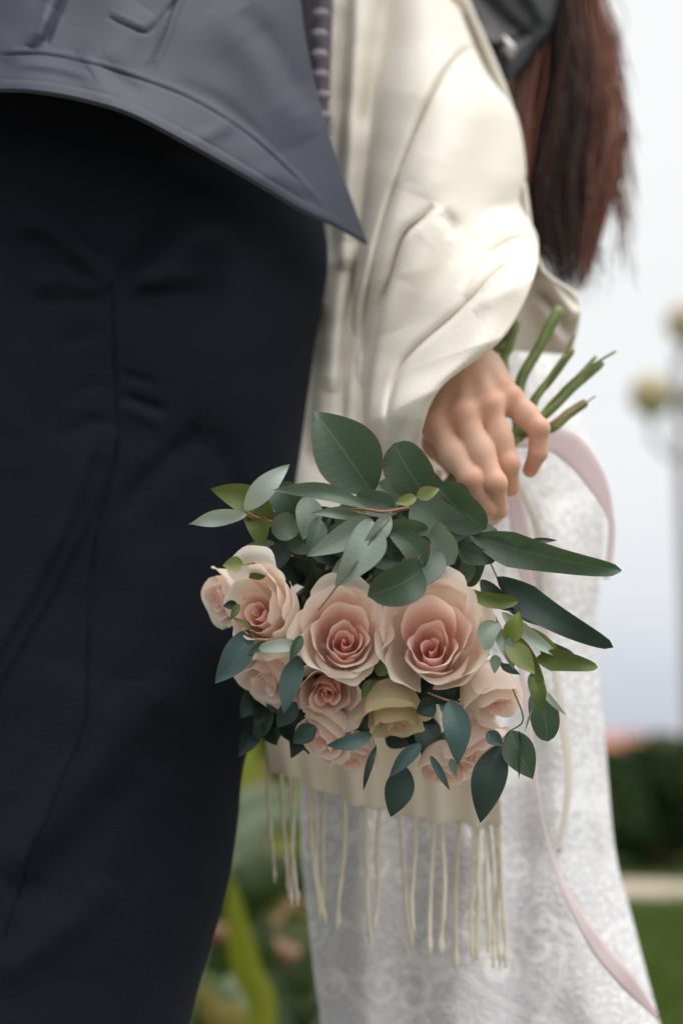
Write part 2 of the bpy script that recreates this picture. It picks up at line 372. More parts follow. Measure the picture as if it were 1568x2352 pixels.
def leaf_cloud(centres, radii, n, size, seed, flat=1.0):
    """many small folded leaves spread through overlapping lobes"""
    r = np.random.default_rng(seed); c = np.asarray(centres, float); rad = np.asarray(radii, float)
    k = r.choice(len(c), n, p=rad ** 2 / (rad ** 2).sum())
    d = r.normal(size=(n, 3)); d /= np.linalg.norm(d, axis=1)[:, None]
    q = c[k] + d * (rad[k] * r.uniform(.45, 1.08, n) ** .6)[:, None] * np.array([1, 1, flat])
    q[:, 2] = np.maximum(q[:, 2], .03)
    a = r.normal(size=(n, 3)); a /= np.linalg.norm(a, axis=1)[:, None]
    b = np.cross(a, r.normal(size=(n, 3))); b /= np.linalg.norm(b, axis=1)[:, None]
    L = (size * r.uniform(.6, 1.4, n))[:, None]
    v = np.stack([q - a * L, q + b * L * .45, q + a * L, q - b * L * .45], 1).reshape(-1, 3)
    f = np.arange(n * 4).reshape(-1, 4)
    tone = np.repeat(r.uniform(0, 1, n), 4)
    return v, f, tone
def leafy_mat(name, a, b, c):
    m = attr_ramp_material(name, 'tone', [(0, a), (.5, b), (1, c)], .6, .25); add_translucent(m, .25, (.9, 1, .5)); return m
M['shrub'] = leafy_mat('shrub leaf', (.016, .045, .018), (.035, .075, .028), (.08, .12, .035))
M['shrub_olive'] = leafy_mat('olive shrub leaf', (.10, .09, .025), (.16, .13, .04), (.24, .18, .06))
M['bark'] = material('bark', (.07, .05, .035), .9, .1, col2=(.12, .09, .06), nscale=20, bump=.5, bscale=60)
def shrub(name, label, x, y, w, h, n, seed, mat, leaf=.05, group=None):
    r = np.random.default_rng(seed); t = thing(name, label, 'shrub', (x, y, 0), group)
    k = 9; cs = np.stack([x + r.uniform(-w, w, k) * .75, y + r.uniform(-.3, .3, k), h * r.uniform(.25, .68, k)], 1); rs = h * r.uniform(.28, .40, k)
    v, f, tone = leaf_cloud(cs, rs, n, leaf, seed)
    mesh_obj('crown', v, f, M[mat], t, attrs={'tone': tone})
    mb = MB()
    for q in range(7):
        e = cs[q]; p = catmull([(x + r.uniform(-.15, .15), y, 0), ((x + e[0]) / 2, y, e[2] * .5), e], 8)
        mb.add(*tube_pts(p, np.linspace(.022, .008, 8), 6))
    mb.build('trunk', M['bark'], t)
g_ = W(1480, 1900, 7.7)
shrub('shrub', 'dark green rounded shrub behind the path, beside the white dress', 1.80, 7.95, .75, .72, 6500, 3, 'shrub', group='shrubs beyond the path')
shrub('shrub', 'dark green rounded shrub at the edge of the photo, beyond the path', 2.75, 7.75, .8, .80, 6500, 4, 'shrub', group='shrubs beyond the path')
shrub('shrub', 'yellowish olive shrub peeping between the dress and the dark shrubs', 1.62, 9.3, .5, .62, 4000, 5, 'shrub_olive', group='shrubs beyond the path')
shrub('shrub', 'tall dark green shrub glimpsed between the trousers and the shawl fringe', -.42, 6.0, .6, 1.0, 6000, 6, 'shrub', group='shrubs beyond the path')
# far house with a terracotta roof
M['house_wall'] = material('pale house wall', (.50, .42, .36), .9, .1, col2=(.54, .46, .40), nscale=2)
M['roof'] = material('terracotta roof', (.42, .16, .11), .9, .1, col2=(.50, .22, .15), nscale=3)
M['pane'] = material('house window glass', (.03, .035, .045), .1, .6)
hx, hy = 31.5, 150.0
t = thing('house', 'far low house with a terracotta roof just above the shrubs beside the dress', 'house', (hx, hy, 0))
mb = MB(); mb.add(*box((hx, hy, 1.0), (7, 4, 1.0))); mb.build('wall', M['house_wall'], t, smooth=False)
mesh_obj('roof', [(hx - 7.6, hy - 4.6, 1.98), (hx + 7.6, hy - 4.6, 1.98), (hx + 7.6, hy + 4.6, 1.98), (hx - 7.6, hy + 4.6, 1.98), (hx - 5.0, hy, 3.25), (hx + 4.5, hy, 3.25)],
         [[0, 1, 5, 4], [2, 3, 4, 5], [3, 0, 4], [1, 2, 5], [3, 2, 1, 0]], M['roof'], t, smooth=False)
for k in range(4):
    mb = MB(); mb.add(*box((hx - 5 + 3.3 * k, hy - 4.02, 1.15), (.6, .05, .5))); mb.build('window', M['pane'], t, smooth=False)
# street lamp
M['globe'] = material('opal lamp globe', (.46, .38, .23), .6, .2, col2=(.49, .41, .26), nscale=4)
M['lamp_metal'] = material('grey lamp metal', (.27, .27, .31), .5, .4, col2=(.32, .32, .36), nscale=8)
M['lamp_cap'] = material('dark lamp collar', (.06, .07, .05), .5, .4)
LY = 14.2
pz = W(1556, 830, LY); gx = float(pz[0])
t = thing('street_lamp', 'grey lamp post with round cream globes, far behind the bride', 'street lamp', (gx, LY, 0))
top = float(pz[2])
mb = MB(); mb.add(*tube_pts(np.stack([np.full(12, gx), np.full(12, LY), np.linspace(0, top, 12)], 1), np.linspace(.085, .06, 12), 12)); mb.build('pole', M['lamp_metal'], t)
for (u, v_, side) in ((1495, 908, 1), (1578, 742, 0), (1625, 915, 1)):
    c = W(u, v_, LY); rr = .225
    g = mesh_obj('globe', *sphere(c, rr), M['globe'], t)
    cc = c + np.array([0, 0, -rr * .93])
    mb = MB(); mb.add(*tube_pts([cc + [0, 0, .02], cc + [0, 0, -.03], cc + [0, 0, -.09]], [.055, .05, .03], 12)); mb.build('collar', M['lamp_cap'], g)
    if side:
        e = np.array([gx, LY, top - 1.05]); mid = np.array([(gx + c[0]) / 2 + .02, LY, top - 1.0])
        mb = MB(); mb.add(*tube_pts(catmull([e, mid, [c[0], LY, cc[2] - .25], cc - [0, 0, .05]], 16), .03, 8)); mb.build('arm', M['lamp_metal'], t)
    else:
        mb = MB(); mb.add(*tube_pts(catmull([(gx, LY, top), cc - [0, 0, .05]], 4), .055, 8)); mb.build('arm', M['lamp_metal'], t)
# lawn grass in view
def grass(name, label, x0, x1, y0, y1, n, seed, mat, hgt=.05):
    r = np.random.default_rng(seed); p = np.stack([r.uniform(x0, x1, n), r.uniform(y0, y1, n), np.zeros(n)], 1)
    h = hgt * r.uniform(.5, 1.4, n)[:, None]; a = r.uniform(0, 6.28, n); w = np.stack([np.cos(a), np.sin(a), 0 * a], 1) * .004
    lean = r.normal(size=(n, 3)) * .4; lean[:, 2] = 1
    v = np.stack([p - w, p + w, p + lean * h], 1).reshape(-1, 3)
    o = mesh_obj(name, v, np.arange(3 * n).reshape(-1, 3), M[mat], attrs={'tone': np.repeat(r.uniform(0, 1, n), 3)}); tag(o, label, 'grass', kind='stuff'); return o
M['grass'] = leafy_mat('grass blade', (.055, .10, .02), (.09, .15, .03), (.17, .20, .05))
grass('grass', 'mown green lawn grass beyond the white dress', .4, 2.6, 3.0, 6.2, 45000, 11, 'grass')

# strap leaved plants seen between the trousers and the dress
M['strap_y'] = leaf_material('yellow green strap leaf', (.20, .24, .02), (.26, .28, .03), edge=(.2, .16, .05), vein=(.3, .33, .08)); 
M['strap_g'] = leaf_material('green strap leaf', (.035, .06, .022), (.06, .085, .03), edge=(.06, .05, .02), vein=(.09, .12, .05))
M['strap_p'] = leaf_material('pale grey green strap leaf', (.20, .25, .17), (.27, .31, .22), edge=(.2, .2, .15), vein=(.3, .34, .25))
M['strap_b'] = leaf_material('dry brown strap leaf', (.30, .16, .075), (.36, .21, .10), edge=(.25, .14, .07), vein=(.4, .26, .14))
M['strap_o'] = leaf_material('ochre strap leaf', (.20, .16, .04), (.27, .22, .06), edge=(.25, .17, .06), vein=(.3, .26, .1))
def strap(path, wid, mat, parent):
    n = 18; P = catmull(path, n); T = np.gradient(P, axis=0); T /= np.linalg.norm(T, axis=1)[:, None]
    Wd = np.cross(T, np.array([0, 1, .15])); Wd /= np.linalg.norm(Wd, axis=1)[:, None]; N = np.cross(Wd, T)
    t = np.linspace(0, 1, n); pr = np.minimum(1, (1 - t) / .45) ** .8 * (.7 + .3 * np.minimum(1, t / .2))
    a = np.linspace(-1, 1, 5)
    v = P[:, None] + Wd[:, None] * (a[None, :, None] * (pr * wid / 2)[:, None, None]) + N[:, None] * ((a ** 2)[None, :, None] * (pr * wid * .18)[:, None, None])
    uv = np.stack(np.meshgrid(t, a, indexing='ij'), -1).reshape(-1, 2)
    mesh_obj('leaf', v.reshape(-1, 3), grid_faces(n, 5), M[mat], parent, uv=uv)
def strap_plant(label, x, y, leaves):
    t = thing('strap_leaved_plant', label, 'plant', (x, y, 0), 'strap leaved plants behind the couple')
    for (px, w_, m_) in leaves:
        strap([(x, y, 0)] + [tuple(W(u, v_, Y)) for (u, v_, Y) in px], w_, m_, t)
strap_plant('plant with one broad yellow green leaf rising between trousers and dress', -.155, 2.1,
    [([(600, 2352, 2.1), (565, 2230, 2.08), (540, 2100, 2.05), (532, 2010, 2.03)], .042, 'strap_y'),
     ([(560, 2330, 2.2), (500, 2280, 2.2), (470, 2230, 2.15)], .05, 'strap_p'),
     ([(640, 2390, 2.2), (700, 2330, 2.2), (745, 2300, 2.2)], .06, 'strap_g'),
     ([(640, 2330, 2.2), (690, 2250, 2.2), (720, 2160, 2.2)], .07, 'strap_g'),
     ([(600, 2300, 2.3), (600, 2180, 2.3), (615, 2080, 2.3)], .06, 'strap_g'),
     ([(540, 2400, 2.0), (490, 2330, 2.0), (455, 2260, 2.0)], .05, 'strap_o')])
strap_plant('plant with grey and ochre leaves lying behind the shawl fringe', -.28, 2.9,
    [([(600, 2150, 2.9), (560, 2080, 2.9), (640, 2075, 2.85), (740, 2110, 2.8)], .055, 'strap_o'),
     ([(540, 2050, 3.0), (570, 1930, 3.0), (640, 1880, 3.0), (720, 1880, 3.0)], .085, 'strap_p'),
     ([(520, 1960, 3.1), (560, 1860, 3.1), (640, 1830, 3.1), (720, 1850, 3.1)], .07, 'strap_p'),
     ([(560, 2080, 2.7), (600, 2030, 2.7), (690, 2010, 2.7), (760, 2020, 2.7)], .10, 'strap_g'),
     ([(620, 2100, 2.95), (660, 2060, 2.95), (720, 2060, 2.95), (770, 2080, 2.95)], .06, 'strap_g'),
     ([(590, 2000, 3.2), (580, 1900, 3.2), (600, 1800, 3.2), (625, 1740, 3.2)], .075, 'strap_o'),
     ([(560, 1960, 3.3), (555, 1840, 3.3), (570, 1740, 3.3), (580, 1680, 3.3)], .08, 'strap_y'),
     ([(640, 1980, 3.3), (660, 1880, 3.3), (680, 1800, 3.3), (690, 1760, 3.3)], .07, 'strap_y')])
M['stick'] = material('dry branch', (.17, .095, .055), .8, .2, col2=(.21, .13, .08), nscale=12, bump=.5, bscale=60)
sp = [W(u, v_, Y) for (u, v_, Y) in ((380, 2085, 2.45), (480, 2140, 2.42), (600, 2170, 2.4), (680, 2205, 2.38), (800, 2260, 2.36), (900, 2330, 2.36))]
mb = MB(); mb.add(*tube_pts(catmull(sp, 30), np.linspace(.017, .020, 30), 8))
for (k, dx, dz) in ((2, .05, .06), (4, .06, -.05)):
    mb.add(*tube_pts(catmull([sp[k], sp[k] + [dx, .03, dz], sp[k] + [dx * 2.2, .06, dz * 1.3]], 8), np.linspace(.010, .003, 8), 6))
o = mb.build('branch', M['stick']); tag(o, 'dry brown branch lying across the strap leaved plants', 'branch')

# ------------------------------------------------------------------ the man
man = thing('person', 'person in a slate hooded-length jacket and dark navy trousers, standing close to the bride', 'person', (-.22, 1.14, 0))
man['label'] = 'person in a slate grey jacket and dark navy trousers beside the bride'
seam = [(258, 640), (258, 664), (264, 818), (269, 972), (256, 1100), (222, 1228), (207, 1377), (203, 1500), (201, 1627), (188, 1697), (145, 1793), (110, 1885), (70, 1969), (57, 2021), (30, 2100), (5, 2180)]
fold = [(267, 985), (246, 1049), (205, 1177), (154, 1279), (105, 1377), (66, 1440), (0, 1557), (-60, 1680)]
TRK = 1.35
TR = [
 (seam, 4, 5, -2.6, .02), ([(a + 9, b) for a, b in seam], 4, 7, 1.3, .02), ([(a - 9, b) for a, b in seam], 9, 5, .7, .02),
 (fold, 10, 60, 5.5, .08), ([(a - 22, b + 8) for a, b in fold], 26, 12, -4.5, .1),
 ([(40, 505), (110, 520), (180, 575), (235, 630), (258, 660)], 26, 18, 4.5, .15), ([(30, 540), (100, 560), (170, 610), (225, 648)], 14, 20, -3.5, .2),
 ([(185, 520), (205, 560), (240, 590)], 10, 10, -2.5), ([(60, 655), (150, 640), (246, 668)], 18, 18, 3, .2), ([(70, 690), (160, 690), (250, 680)], 14, 14, -2.5, .2),
 ([(268, 655), (330, 600), (380, 520), (400, 470)], 30, 22, -5, .15), ([(275, 645), (350, 625), (450, 560), (545, 545)], 20, 30, 4, .2),
 ([(275, 668), (360, 676), (440, 672), (515, 660)], 16, 12, -2.6, .3), ([(270, 660), (360, 645), (450, 625), (520, 600)], 26, 16, 3.4, .3),
 ([(275, 690), (340, 700), (390, 715)], 9, 9, -2, .3), ([(275, 850), (320, 870), (370, 880)], 10, 10, -1.6, .3), ([(272, 905), (330, 925), (390, 948)], 11, 11, -2.8, .3), ([(272, 930), (330, 955), (380, 975)], 14, 14, 2.0, .3),
 ([(255, 760), (200, 770), (120, 800)], 20, 20, -1.8, .3), ([(250, 880), (200, 890), (150, 925)], 16, 16, -1.8, .3), ([(255, 960), (200, 975), (130, 1010)], 16, 16, -2.2, .3),
 ([(560, 560), (530, 700), (490, 860), (455, 985)], 70, 40, 4.5, .25), ([(460, 985), (400, 1040), (330, 1110), (280, 1190)], 30, 22, -4.5, .25), ([(470, 995), (520, 1080), (560, 1200)], 30, 30, -3, .3),
 ([(400, 1560), (330, 1640), (220, 1760), (120, 1880), (0, 2010)], 40, 50, 4.5, .1), ([(320, 1780), (230, 1900), (120, 2010), (20, 2080)], 40, 40, -3.5, .2),
 ([(260, 2020), (170, 2120), (60, 2200), (-20, 2260)], 36, 40, 4, .15), ([(430, 1700), (380, 1900), (280, 2100)], 60, 60, -3, .3), ([(350, 1250), (330, 1400), (300, 1560)], 50, 60, 2.5, .3),
 ([(80, 700), (60, 900), (30, 1100)], 60, 60, 3, .3),
]
TR = TR[:3] + [(a[0], a[1] * 1.1, a[2] * 1.1) + tuple(a[3:]) for a in TR[3:]]
def tr_rel(U, V): return TRK * ridges(U, V, TR) + smooth_noise(U, V, 420, 5, 3) * .0022
A = [(-640, y) for y in (80, 300, 560, 800, 1000, 1250, 1450, 1600, 1750, 1900, 2050, 2200, 2352, 2520)]
Bx = [640, 680, 752, 722, 694, 664, 645, 618, 562, 545, 520, 476, 435, 405]
B = [(x, a[1]) for x, a in zip(Bx, A)]
vv, ff, _, _ = tube_between(A, B, 330, 250, [1.145] * 3 + [1.14] * 4 + [1.135, 1.13, 1.125, 1.12, 1.115, 1.11, 1.11], .125, .11, tr_rel)
mb = MB(); mb.add(vv, ff)
for (a0, b0) in ((-640, -140), (-110, 405)):
    vv, ff, _, _ = tube_between([(a0, 2505), (a0 + 40, 2800), (a0 + 90, 3420)], [(b0, 2505), (b0 - 20, 2800), (b0 - 50, 3420)], 30, 30, 1.11, .095, .09, lambda U, V: smooth_noise(U, V, 300, 8, 2) * .004)
    mb.add(vv, ff)
mb.build('trousers', M['trousers'], man)
# jacket: ruled between a top curve and the curved hem
hem = [(-700, 300), (-450, 250), (-250, 215), (0, 207), (100, 213), (200, 232), (300, 263), (420, 325), (520, 381), (620, 440), (700, 487), (780, 524), (842, 560)]
topc = [(-700, -260), (-450, -260), (-250, -260), (0, -260), (85, -260), (165, -260), (250, -260), (345, -260), (430, -260), (515, -260), (590, -260), (650, -260), (700, -260)]
JR = [
 ([(0, 118), (100, 119), (200, 138), (300, 168), (420, 212), (520, 268), (600, 328), (690, 415), (740, 470)], 5, 9, .8, .02),
 ([(0, 128), (100, 129), (200, 148), (300, 178), (420, 223), (520, 279), (600, 339), (690, 424)], 4, 4, -1.0, .02),
 ([(0, 192), (100, 198), (200, 217), (300, 248), (420, 310), (520, 366), (620, 426), (700, 474), (780, 512)], 7, 9, .8, .02),
 ([(0, 184), (100, 190), (200, 208), (300, 238), (420, 299), (520, 355), (620, 416), (700, 464)], 3, 3, -.6, .02),
 ([(432, -40), (405, 20), (380, 90), (350, 160)], 6, 6, 1.6, .08), ([(412, -40), (385, 20), (362, 90), (333, 155)], 6, 6, 1.3, .08), ([(422, -40), (395, 20), (371, 90), (342, 158)], 4, 4, -1.4, .08),
 ([(245, 40), (290, 62), (335, 76), (372, 40), (420, -20)], 4, 5, -1.8, .1), ([(250, 26), (295, 47), (330, 59), (364, 26)], 6, 5, .9, .2),
 ([(160, -60), (145, 0), (120, 60), (104, 105)], 7, 10, -6.5, .2), ([(130, -60), (115, 0), (95, 60), (70, 110)], 18, 14, 5, .2),
 ([(0, 130), (60, 90), (120, 20)], 30, 30, 4, .2), ([(200, 160), (270, 110), (330, 20)], 45, 45, 4, .2), ([(215, 130), (280, 190), (330, 230)], 22, 18, -2.6, .25), ([(180, 120), (230, 200), (260, 230)], 22, 30, 2.6, .25),
 ([(480, 20), (560, 90), (640, 220), (690, 330)], 60, 60, 5, .25), ([(560, 20), (640, 140), (700, 260)], 30, 30, -4, .25), ([(400, 190), (520, 250), (640, 370)], 20, 24, -2, .3),
 ([(440, 330), (500, 300), (540, 280)], 18, 18, 1.6, .3), ([(560, 400), (640, 410), (720, 450)], 20, 20, 1.5, .3), ([(30, 150), (120, 155), (210, 180)], 12, 12, 2, .3),
]
U, V, S, T = ruled(topc, hem, 300, 150)
U = U - 62 * np.sin(math.pi * np.clip(S, 0, 1) ** .85) * np.clip((T - .55) / .45, 0, 1) ** 2.2
x = np.clip((U - 60) / 800, -1, .985)
Y = 1.15 - .178 * np.sqrt(1 - x ** 2) - .018 * S ** 3 + .03 * (1 - S) - ridges(U, V, JR) - smooth_noise(U, V, 420, 12, 2) * .0020 - .010 * np.sin(U / 150) * S ** 4
jacket = mesh_obj('jacket', W(U, V, Y).reshape(-1, 3), grid_faces(*U.shape), M['jacket'], man, solid=.003)
# chest of the jacket, above the picture
U1, V1, S1_, T1_ = ruled([(-560, -1350), (0, -1350), (560, -1350)], [(-700, -258), (0, -258), (690, -258)], 40, 24)
x = np.clip((U1 - 60) / (800 - 180 * (1 - S1_)), -1, .985)
mesh_obj('jacket_chest', W(U1, V1, 1.18 - .178 * np.sqrt(1 - x ** 2) - .02 * np.sin(S1_ * 3.1)).reshape(-1, 3), grid_faces(*U1.shape), M['jacket'], jacket, solid=.003)
# back of the jacket
U2, V2, S2, T2 = ruled([(-560, -1350), (0, -1350), (500, -1350)], [(-700, 300), (0, 300), (700, 300)], 40, 24)
x = np.clip((U2 - 20) / 720, -1, 1)
Y2 = 1.15 + .13 * np.sqrt(np.clip(1 - x ** 2, 0, 1))
mesh_obj('jacket_back', W(U2, V2, Y2).reshape(-1, 3), grid_faces(*U2.shape), M['jacket'], jacket, solid=.003)
# zip tape of the other front edge with its teeth
U, V, S, T = ruled([(660, -150), (672, 0), (680, 150), (700, 270), (735, 350)], [(752, -150), (762, 0), (757, 150), (752, 270), (757, 350)], 80, 10)
Y = 1.135 - .008 * np.sin(S * math.pi)
mesh_obj('zip_tape', W(U, V, Y).reshape(-1, 3), grid_faces(*U.shape), M['placket'], jacket, solid=.002)
for k in range(9):
    vk = -110 + 47 * k; uk = 736 + 3 * math.sin(k) + (3 if vk > 200 else 0)
    c = W(uk, vk, 1.120); mb = MB(); mb.add(*sphere(c, .0052, 12, 8, (1.45, .6, .95))); mb.build('zip_tooth', M['zip'], jacket)
# his other arm, elbow bent behind her shoulder
SR = [([(1000, 20), (1100, 80), (1170, 120)], 18, 18, 8, .2), ([(1060, -60), (1150, 40), (1210, 90)], 16, 18, -7, .2), ([(1180, -60), (1230, 10), (1250, 60)], 22, 18, 8, .2), ([(1120, 120), (1170, 100), (1220, 70)], 10, 12, -5, .2)]
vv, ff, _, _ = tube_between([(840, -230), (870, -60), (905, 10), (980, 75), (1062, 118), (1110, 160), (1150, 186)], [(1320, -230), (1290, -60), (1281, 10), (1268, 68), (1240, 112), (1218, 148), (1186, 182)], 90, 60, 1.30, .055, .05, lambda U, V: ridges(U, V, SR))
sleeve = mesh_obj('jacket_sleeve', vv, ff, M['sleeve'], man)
c0 = W(1152, 82, 1.238); c1 = W(1176, 135, 1.238)
mb = MB(); mb.add(*tube_pts(catmull([c0, (c0 + c1) / 2 + [.002, -.004, 0], c1], 8), [.002, .003, .003, .0035, .005, .005, .004, .002], 8)); mb.build('zip_pull', M['metal'], sleeve)

# ------------------------------------------------------------------ the bride
bride = thing('person', 'person in a white lace dress and cream fringed shawl holding the rose bouquet', 'person', (.12, 1.28, 0))
# lace pattern drawn as scrolls, rings and rosettes
GU0, GV0, GW, GH = 500, 700, 1150, 1900
def lace_field():
    r = np.random.default_rng(21); pts = []
    def add(x, y, w=1.0): pts.append((x, y, np.full(x.shape, w)))
    for k in range(70):                                    # rosettes
        cx, cy = r.uniform(640, 1560), r.uniform(760, 2560); R0 = r.uniform(16, 34); t = np.linspace(0, 6.283, 700)
        add(cx + R0 * (1 + .38 * np.cos(6 * t)) * np.cos(t), cy + R0 * (1 + .38 * np.cos(6 * t)) * np.sin(t), 1.0)
        add(cx + R0 * .35 * np.cos(t), cy + R0 * .35 * np.sin(t), .8)
    for k in range(85):                                    # spirals
        cx, cy = r.uniform(620, 1580), r.uniform(740, 2560); t = np.linspace(.4, r.uniform(8, 13), 1000); s = r.choice([-1, 1]); a = r.uniform(3.2, 6.2); p = r.uniform(0, 6.28)
        for dr in (0, 7): add(cx + (a * t + dr) * np.cos(s * t + p), cy + (a * t + dr) * np.sin(s * t + p), .9)
    for k in range(60):                                    # long wandering tapes
        cx, cy = r.uniform(600, 1580), r.uniform(740, 2560); n = 1600; h = np.cumsum(r.normal(size=8)); th = np.interp(np.linspace(0, 7, n), range(8), h) + r.uniform(0, 6.28)
        x = cx + np.cumsum(np.cos(th)) * .3; y = cy + np.cumsum(np.sin(th)) * .3
        for d_ in (-5, 5): add(x - d_ * np.sin(th), y + d_ * np.cos(th), .9)
    X = np.concatenate([p[0] for p in pts]); Yy = np.concatenate([p[1] for p in pts]); Wt = np.concatenate([p[2] for p in pts])
    H, _, _ = np.histogram2d(Yy - GV0, X - GU0, bins=[GH // 2, GW // 2], range=[[0, GH], [0, GW]], weights=Wt)
    H = np.minimum(H, 4)
    fy = np.fft.fftfreq(H.shape[0])[:, None]; fx = np.fft.rfftfreq(H.shape[1])[None]
    def blur(a, s): return np.fft.irfft2(np.fft.rfft2(a) * np.exp(-2 * (math.pi * s) ** 2 * (fx ** 2 + fy ** 2)), s=a.shape)
    L = blur(H, 1.2); L = np.clip(L / np.percentile(L, 96), 0, 1)
    nz = r.normal(size=H.shape); nz = blur(nz, 1.5) - blur(nz, 4); nz /= nz.std()
    dots = np.clip(nz * .35 + .25, 0, 1)
    # denser lace up the body and along the far edge
    uu = (np.arange(H.shape[1]) * 2 + GU0)[None]; vv_ = (np.arange(H.shape[0]) * 2 + GV0)[:, None]
    dens = np.clip((uu - 1150 - (vv_ - 1500) * .22) / 160, 0, 1) * .6 + np.clip((1700 - vv_) / 500, 0, 1) * .35
    return np.clip(np.maximum(L * (.85 - .35 * dens), dots * (.55 + .8 * dens)) + .15 * dens, 0, 1)
LF = lace_field()
def lace_at(U, V):
    i = np.clip((V - GV0) / 2, 0, LF.shape[0] - 1.001); j = np.clip((U - GU0) / 2, 0, LF.shape[1] - 1.001)
    i0 = i.astype(int); j0 = j.astype(int); a = i - i0; b = j - j0
    return LF[i0, j0] * (1 - a) * (1 - b) + LF[i0 + 1, j0] * a * (1 - b) + LF[i0, j0 + 1] * (1 - a) * b + LF[i0 + 1, j0 + 1] * a * b
DR = [([(1290, 1150), (1285, 1500), (1300, 1900), (1370, 2352), (1400, 2600)], 45, 60, 9, .12), ([(1215, 1150), (1215, 1500), (1190, 1900), (1180, 2352), (1180, 2600)], 40, 40, -8, .12),
      ([(1110, 1500), (1080, 1900), (1050, 2352), (1040, 2600)], 60, 50, 8, .12), ([(960, 1700), (930, 2000), (930, 2352), (930, 2600)], 50, 60, -8, .12), ([(830, 1700), (820, 2000), (830, 2352), (840, 2600)], 50, 50, 7, .12),
      ([(1330, 1300), (1335, 1600), (1355, 1900), (1430, 2300)], 14, 14, -4, .2)]
A = [(840, 200), (760, 600), (720, 900), (690, 1200), (680, 1500), (690, 1700), (692, 1950), (706, 2100), (722, 2250), (735, 2352), (745, 2600)]
B = [(1150, 200), (1200, 600), (1300, 870), (1385, 1150), (1372, 1450), (1386, 1650), (1409, 1900), (1420, 1990), (1450, 2110), (1482, 2230), (1515, 2352), ]
B = B + [] if len(B) == len(A) else B
B[-1] = (1585, 2600); B[-2] = (1515, 2352); B[-3] = (1483, 2230)
B = [(1150, 200), (1200, 600), (1300, 870), (1385, 1150), (1370, 1450), (1388, 1680), (1412, 1950), (1449, 2100), (1484, 2235), (1515, 2352), (1580, 2600)]
vv, ff, U, V = tube_between(A, B, 560, 380, 1.31, .125, .14, lambda U, V: 1.6 * ridges(U, V, DR) + .0011 * lace_at(U, V) + smooth_noise(U, V, 300, 31, 2) * .003)
mb = MB(); mb.add(vv, ff); la = lace_at(U, V).ravel()
v2, f2, U, V = tube_between([(745, 2590), (760, 2900), (780, 3260)], [(1577, 2590), (1620, 2900), (1660, 3260)], 40, 80, 1.31, .13, .15, lambda U, V: ridges(U, V, DR))
mb.add(v2, f2); la = np.concatenate([la, np.full(len(v2), .6)])
mb.build('dress', M['lace'], bride, attrs={'lace': la})

# shawl: folds in picture positions, then four sheets of one cloth
def fold_line(pts, amp, wide, off, groove, right_high=True, tap=.12):
    """an overlapping cloth fold: a soft lip on one side of the line and a narrow shadowed groove on the other"""
    g = [(x + off[0], y + off[1]) for x, y in pts]
    return [(pts, wide if right_high else 9, 9 if right_high else wide, amp, tap), (g, 10, 10, -groove, tap)]
SH = []
SH += fold_line([(1090, 100), (1040, 122), (972, 224), (905, 392), (862, 533), (832, 680), (815, 820)], 9, 80, (13, 6), 9, False)
SH += fold_line([(1010, 478), (985, 505), (940, 548), (912, 640), (882, 746), (858, 880), (848, 1030)], 9, 70, (-13, -4), 13, True)
SH += fold_line([(1215, 600), (1150, 635), (1098, 690), (1048, 740), (962, 815), (925, 868), (905, 935), (898, 1020)], 9, 65, (-9, -10), 12, True)
SH += fold_line([(1195, 645), (1140, 672), (1085, 712)], 4, 26, (-6, -8), 6, True, .3)
SH += fold_line([(1225, 552), (1165, 572), (1110, 618), (1065, 680)], 6, 44, (-6, -10), 8, True, .3)
SH += fold_line([(905, 640), (866, 740), (842, 880), (835, 1000)], 6, 36, (-11, -3), 8, True, .2)
SH += fold_line([(930, 420), (885, 560), (850, 700), (835, 800)], 6, 40, (-11, -3), 7, True, .3)
SH += [([(1118, 190), (1060, 260), (1000, 350), (960, 450)], 60, 80, 6, .3), ([(1010, 490), (1032, 515), (1036, 550)], 18, 14, -9, .35), ([(1195, 300), (1165, 400), (1170, 470)], 60, 40, 4, .3), ([(1200, 478), (1140, 478), (1090, 505)], 18, 22, -5, .35)]
S1R = [([(800, -100), (785, 150), (775, 400), (760, 600)], 16, 16, -10, .1), ([(825, -100), (815, 150), (800, 400), (790, 620)], 20, 16, 9, .1), ([(880, -50), (860, 100), (838, 300)], 16, 20, -11, .1), ([(765, -100), (760, 150), (752, 300)], 14, 14, 6, .1),
       ([(800, 560), (778, 700), (760, 900)], 20, 20, 9, .1), ([(828, 575), (806, 680), (790, 800), (785, 1000)], 12, 12, -9, .1), ([(840, 700), (815, 860), (800, 1040)], 20, 20, 7, .1), ([(735, 700), (720, 900), (705, 1080)], 18, 18, -6, .1),
       ([(700, 1500), (690, 1900)], 22, 26, 4, .0), ([(765, 1500), (755, 1900)], 20, 22, -5, .0), ([(830, 1500), (820, 1900)], 26, 30, 5, .0), ([(900, 1500), (890, 1920)], 20, 22, -5, .0), ([(965, 1500), (960, 1920)], 30, 26, 5, .0), ([(1030, 1500), (1040, 1920)], 20, 20, -5, .0), ([(1090, 1500), (1100, 1920)], 22, 24, 4, .0)]
mb = MB()
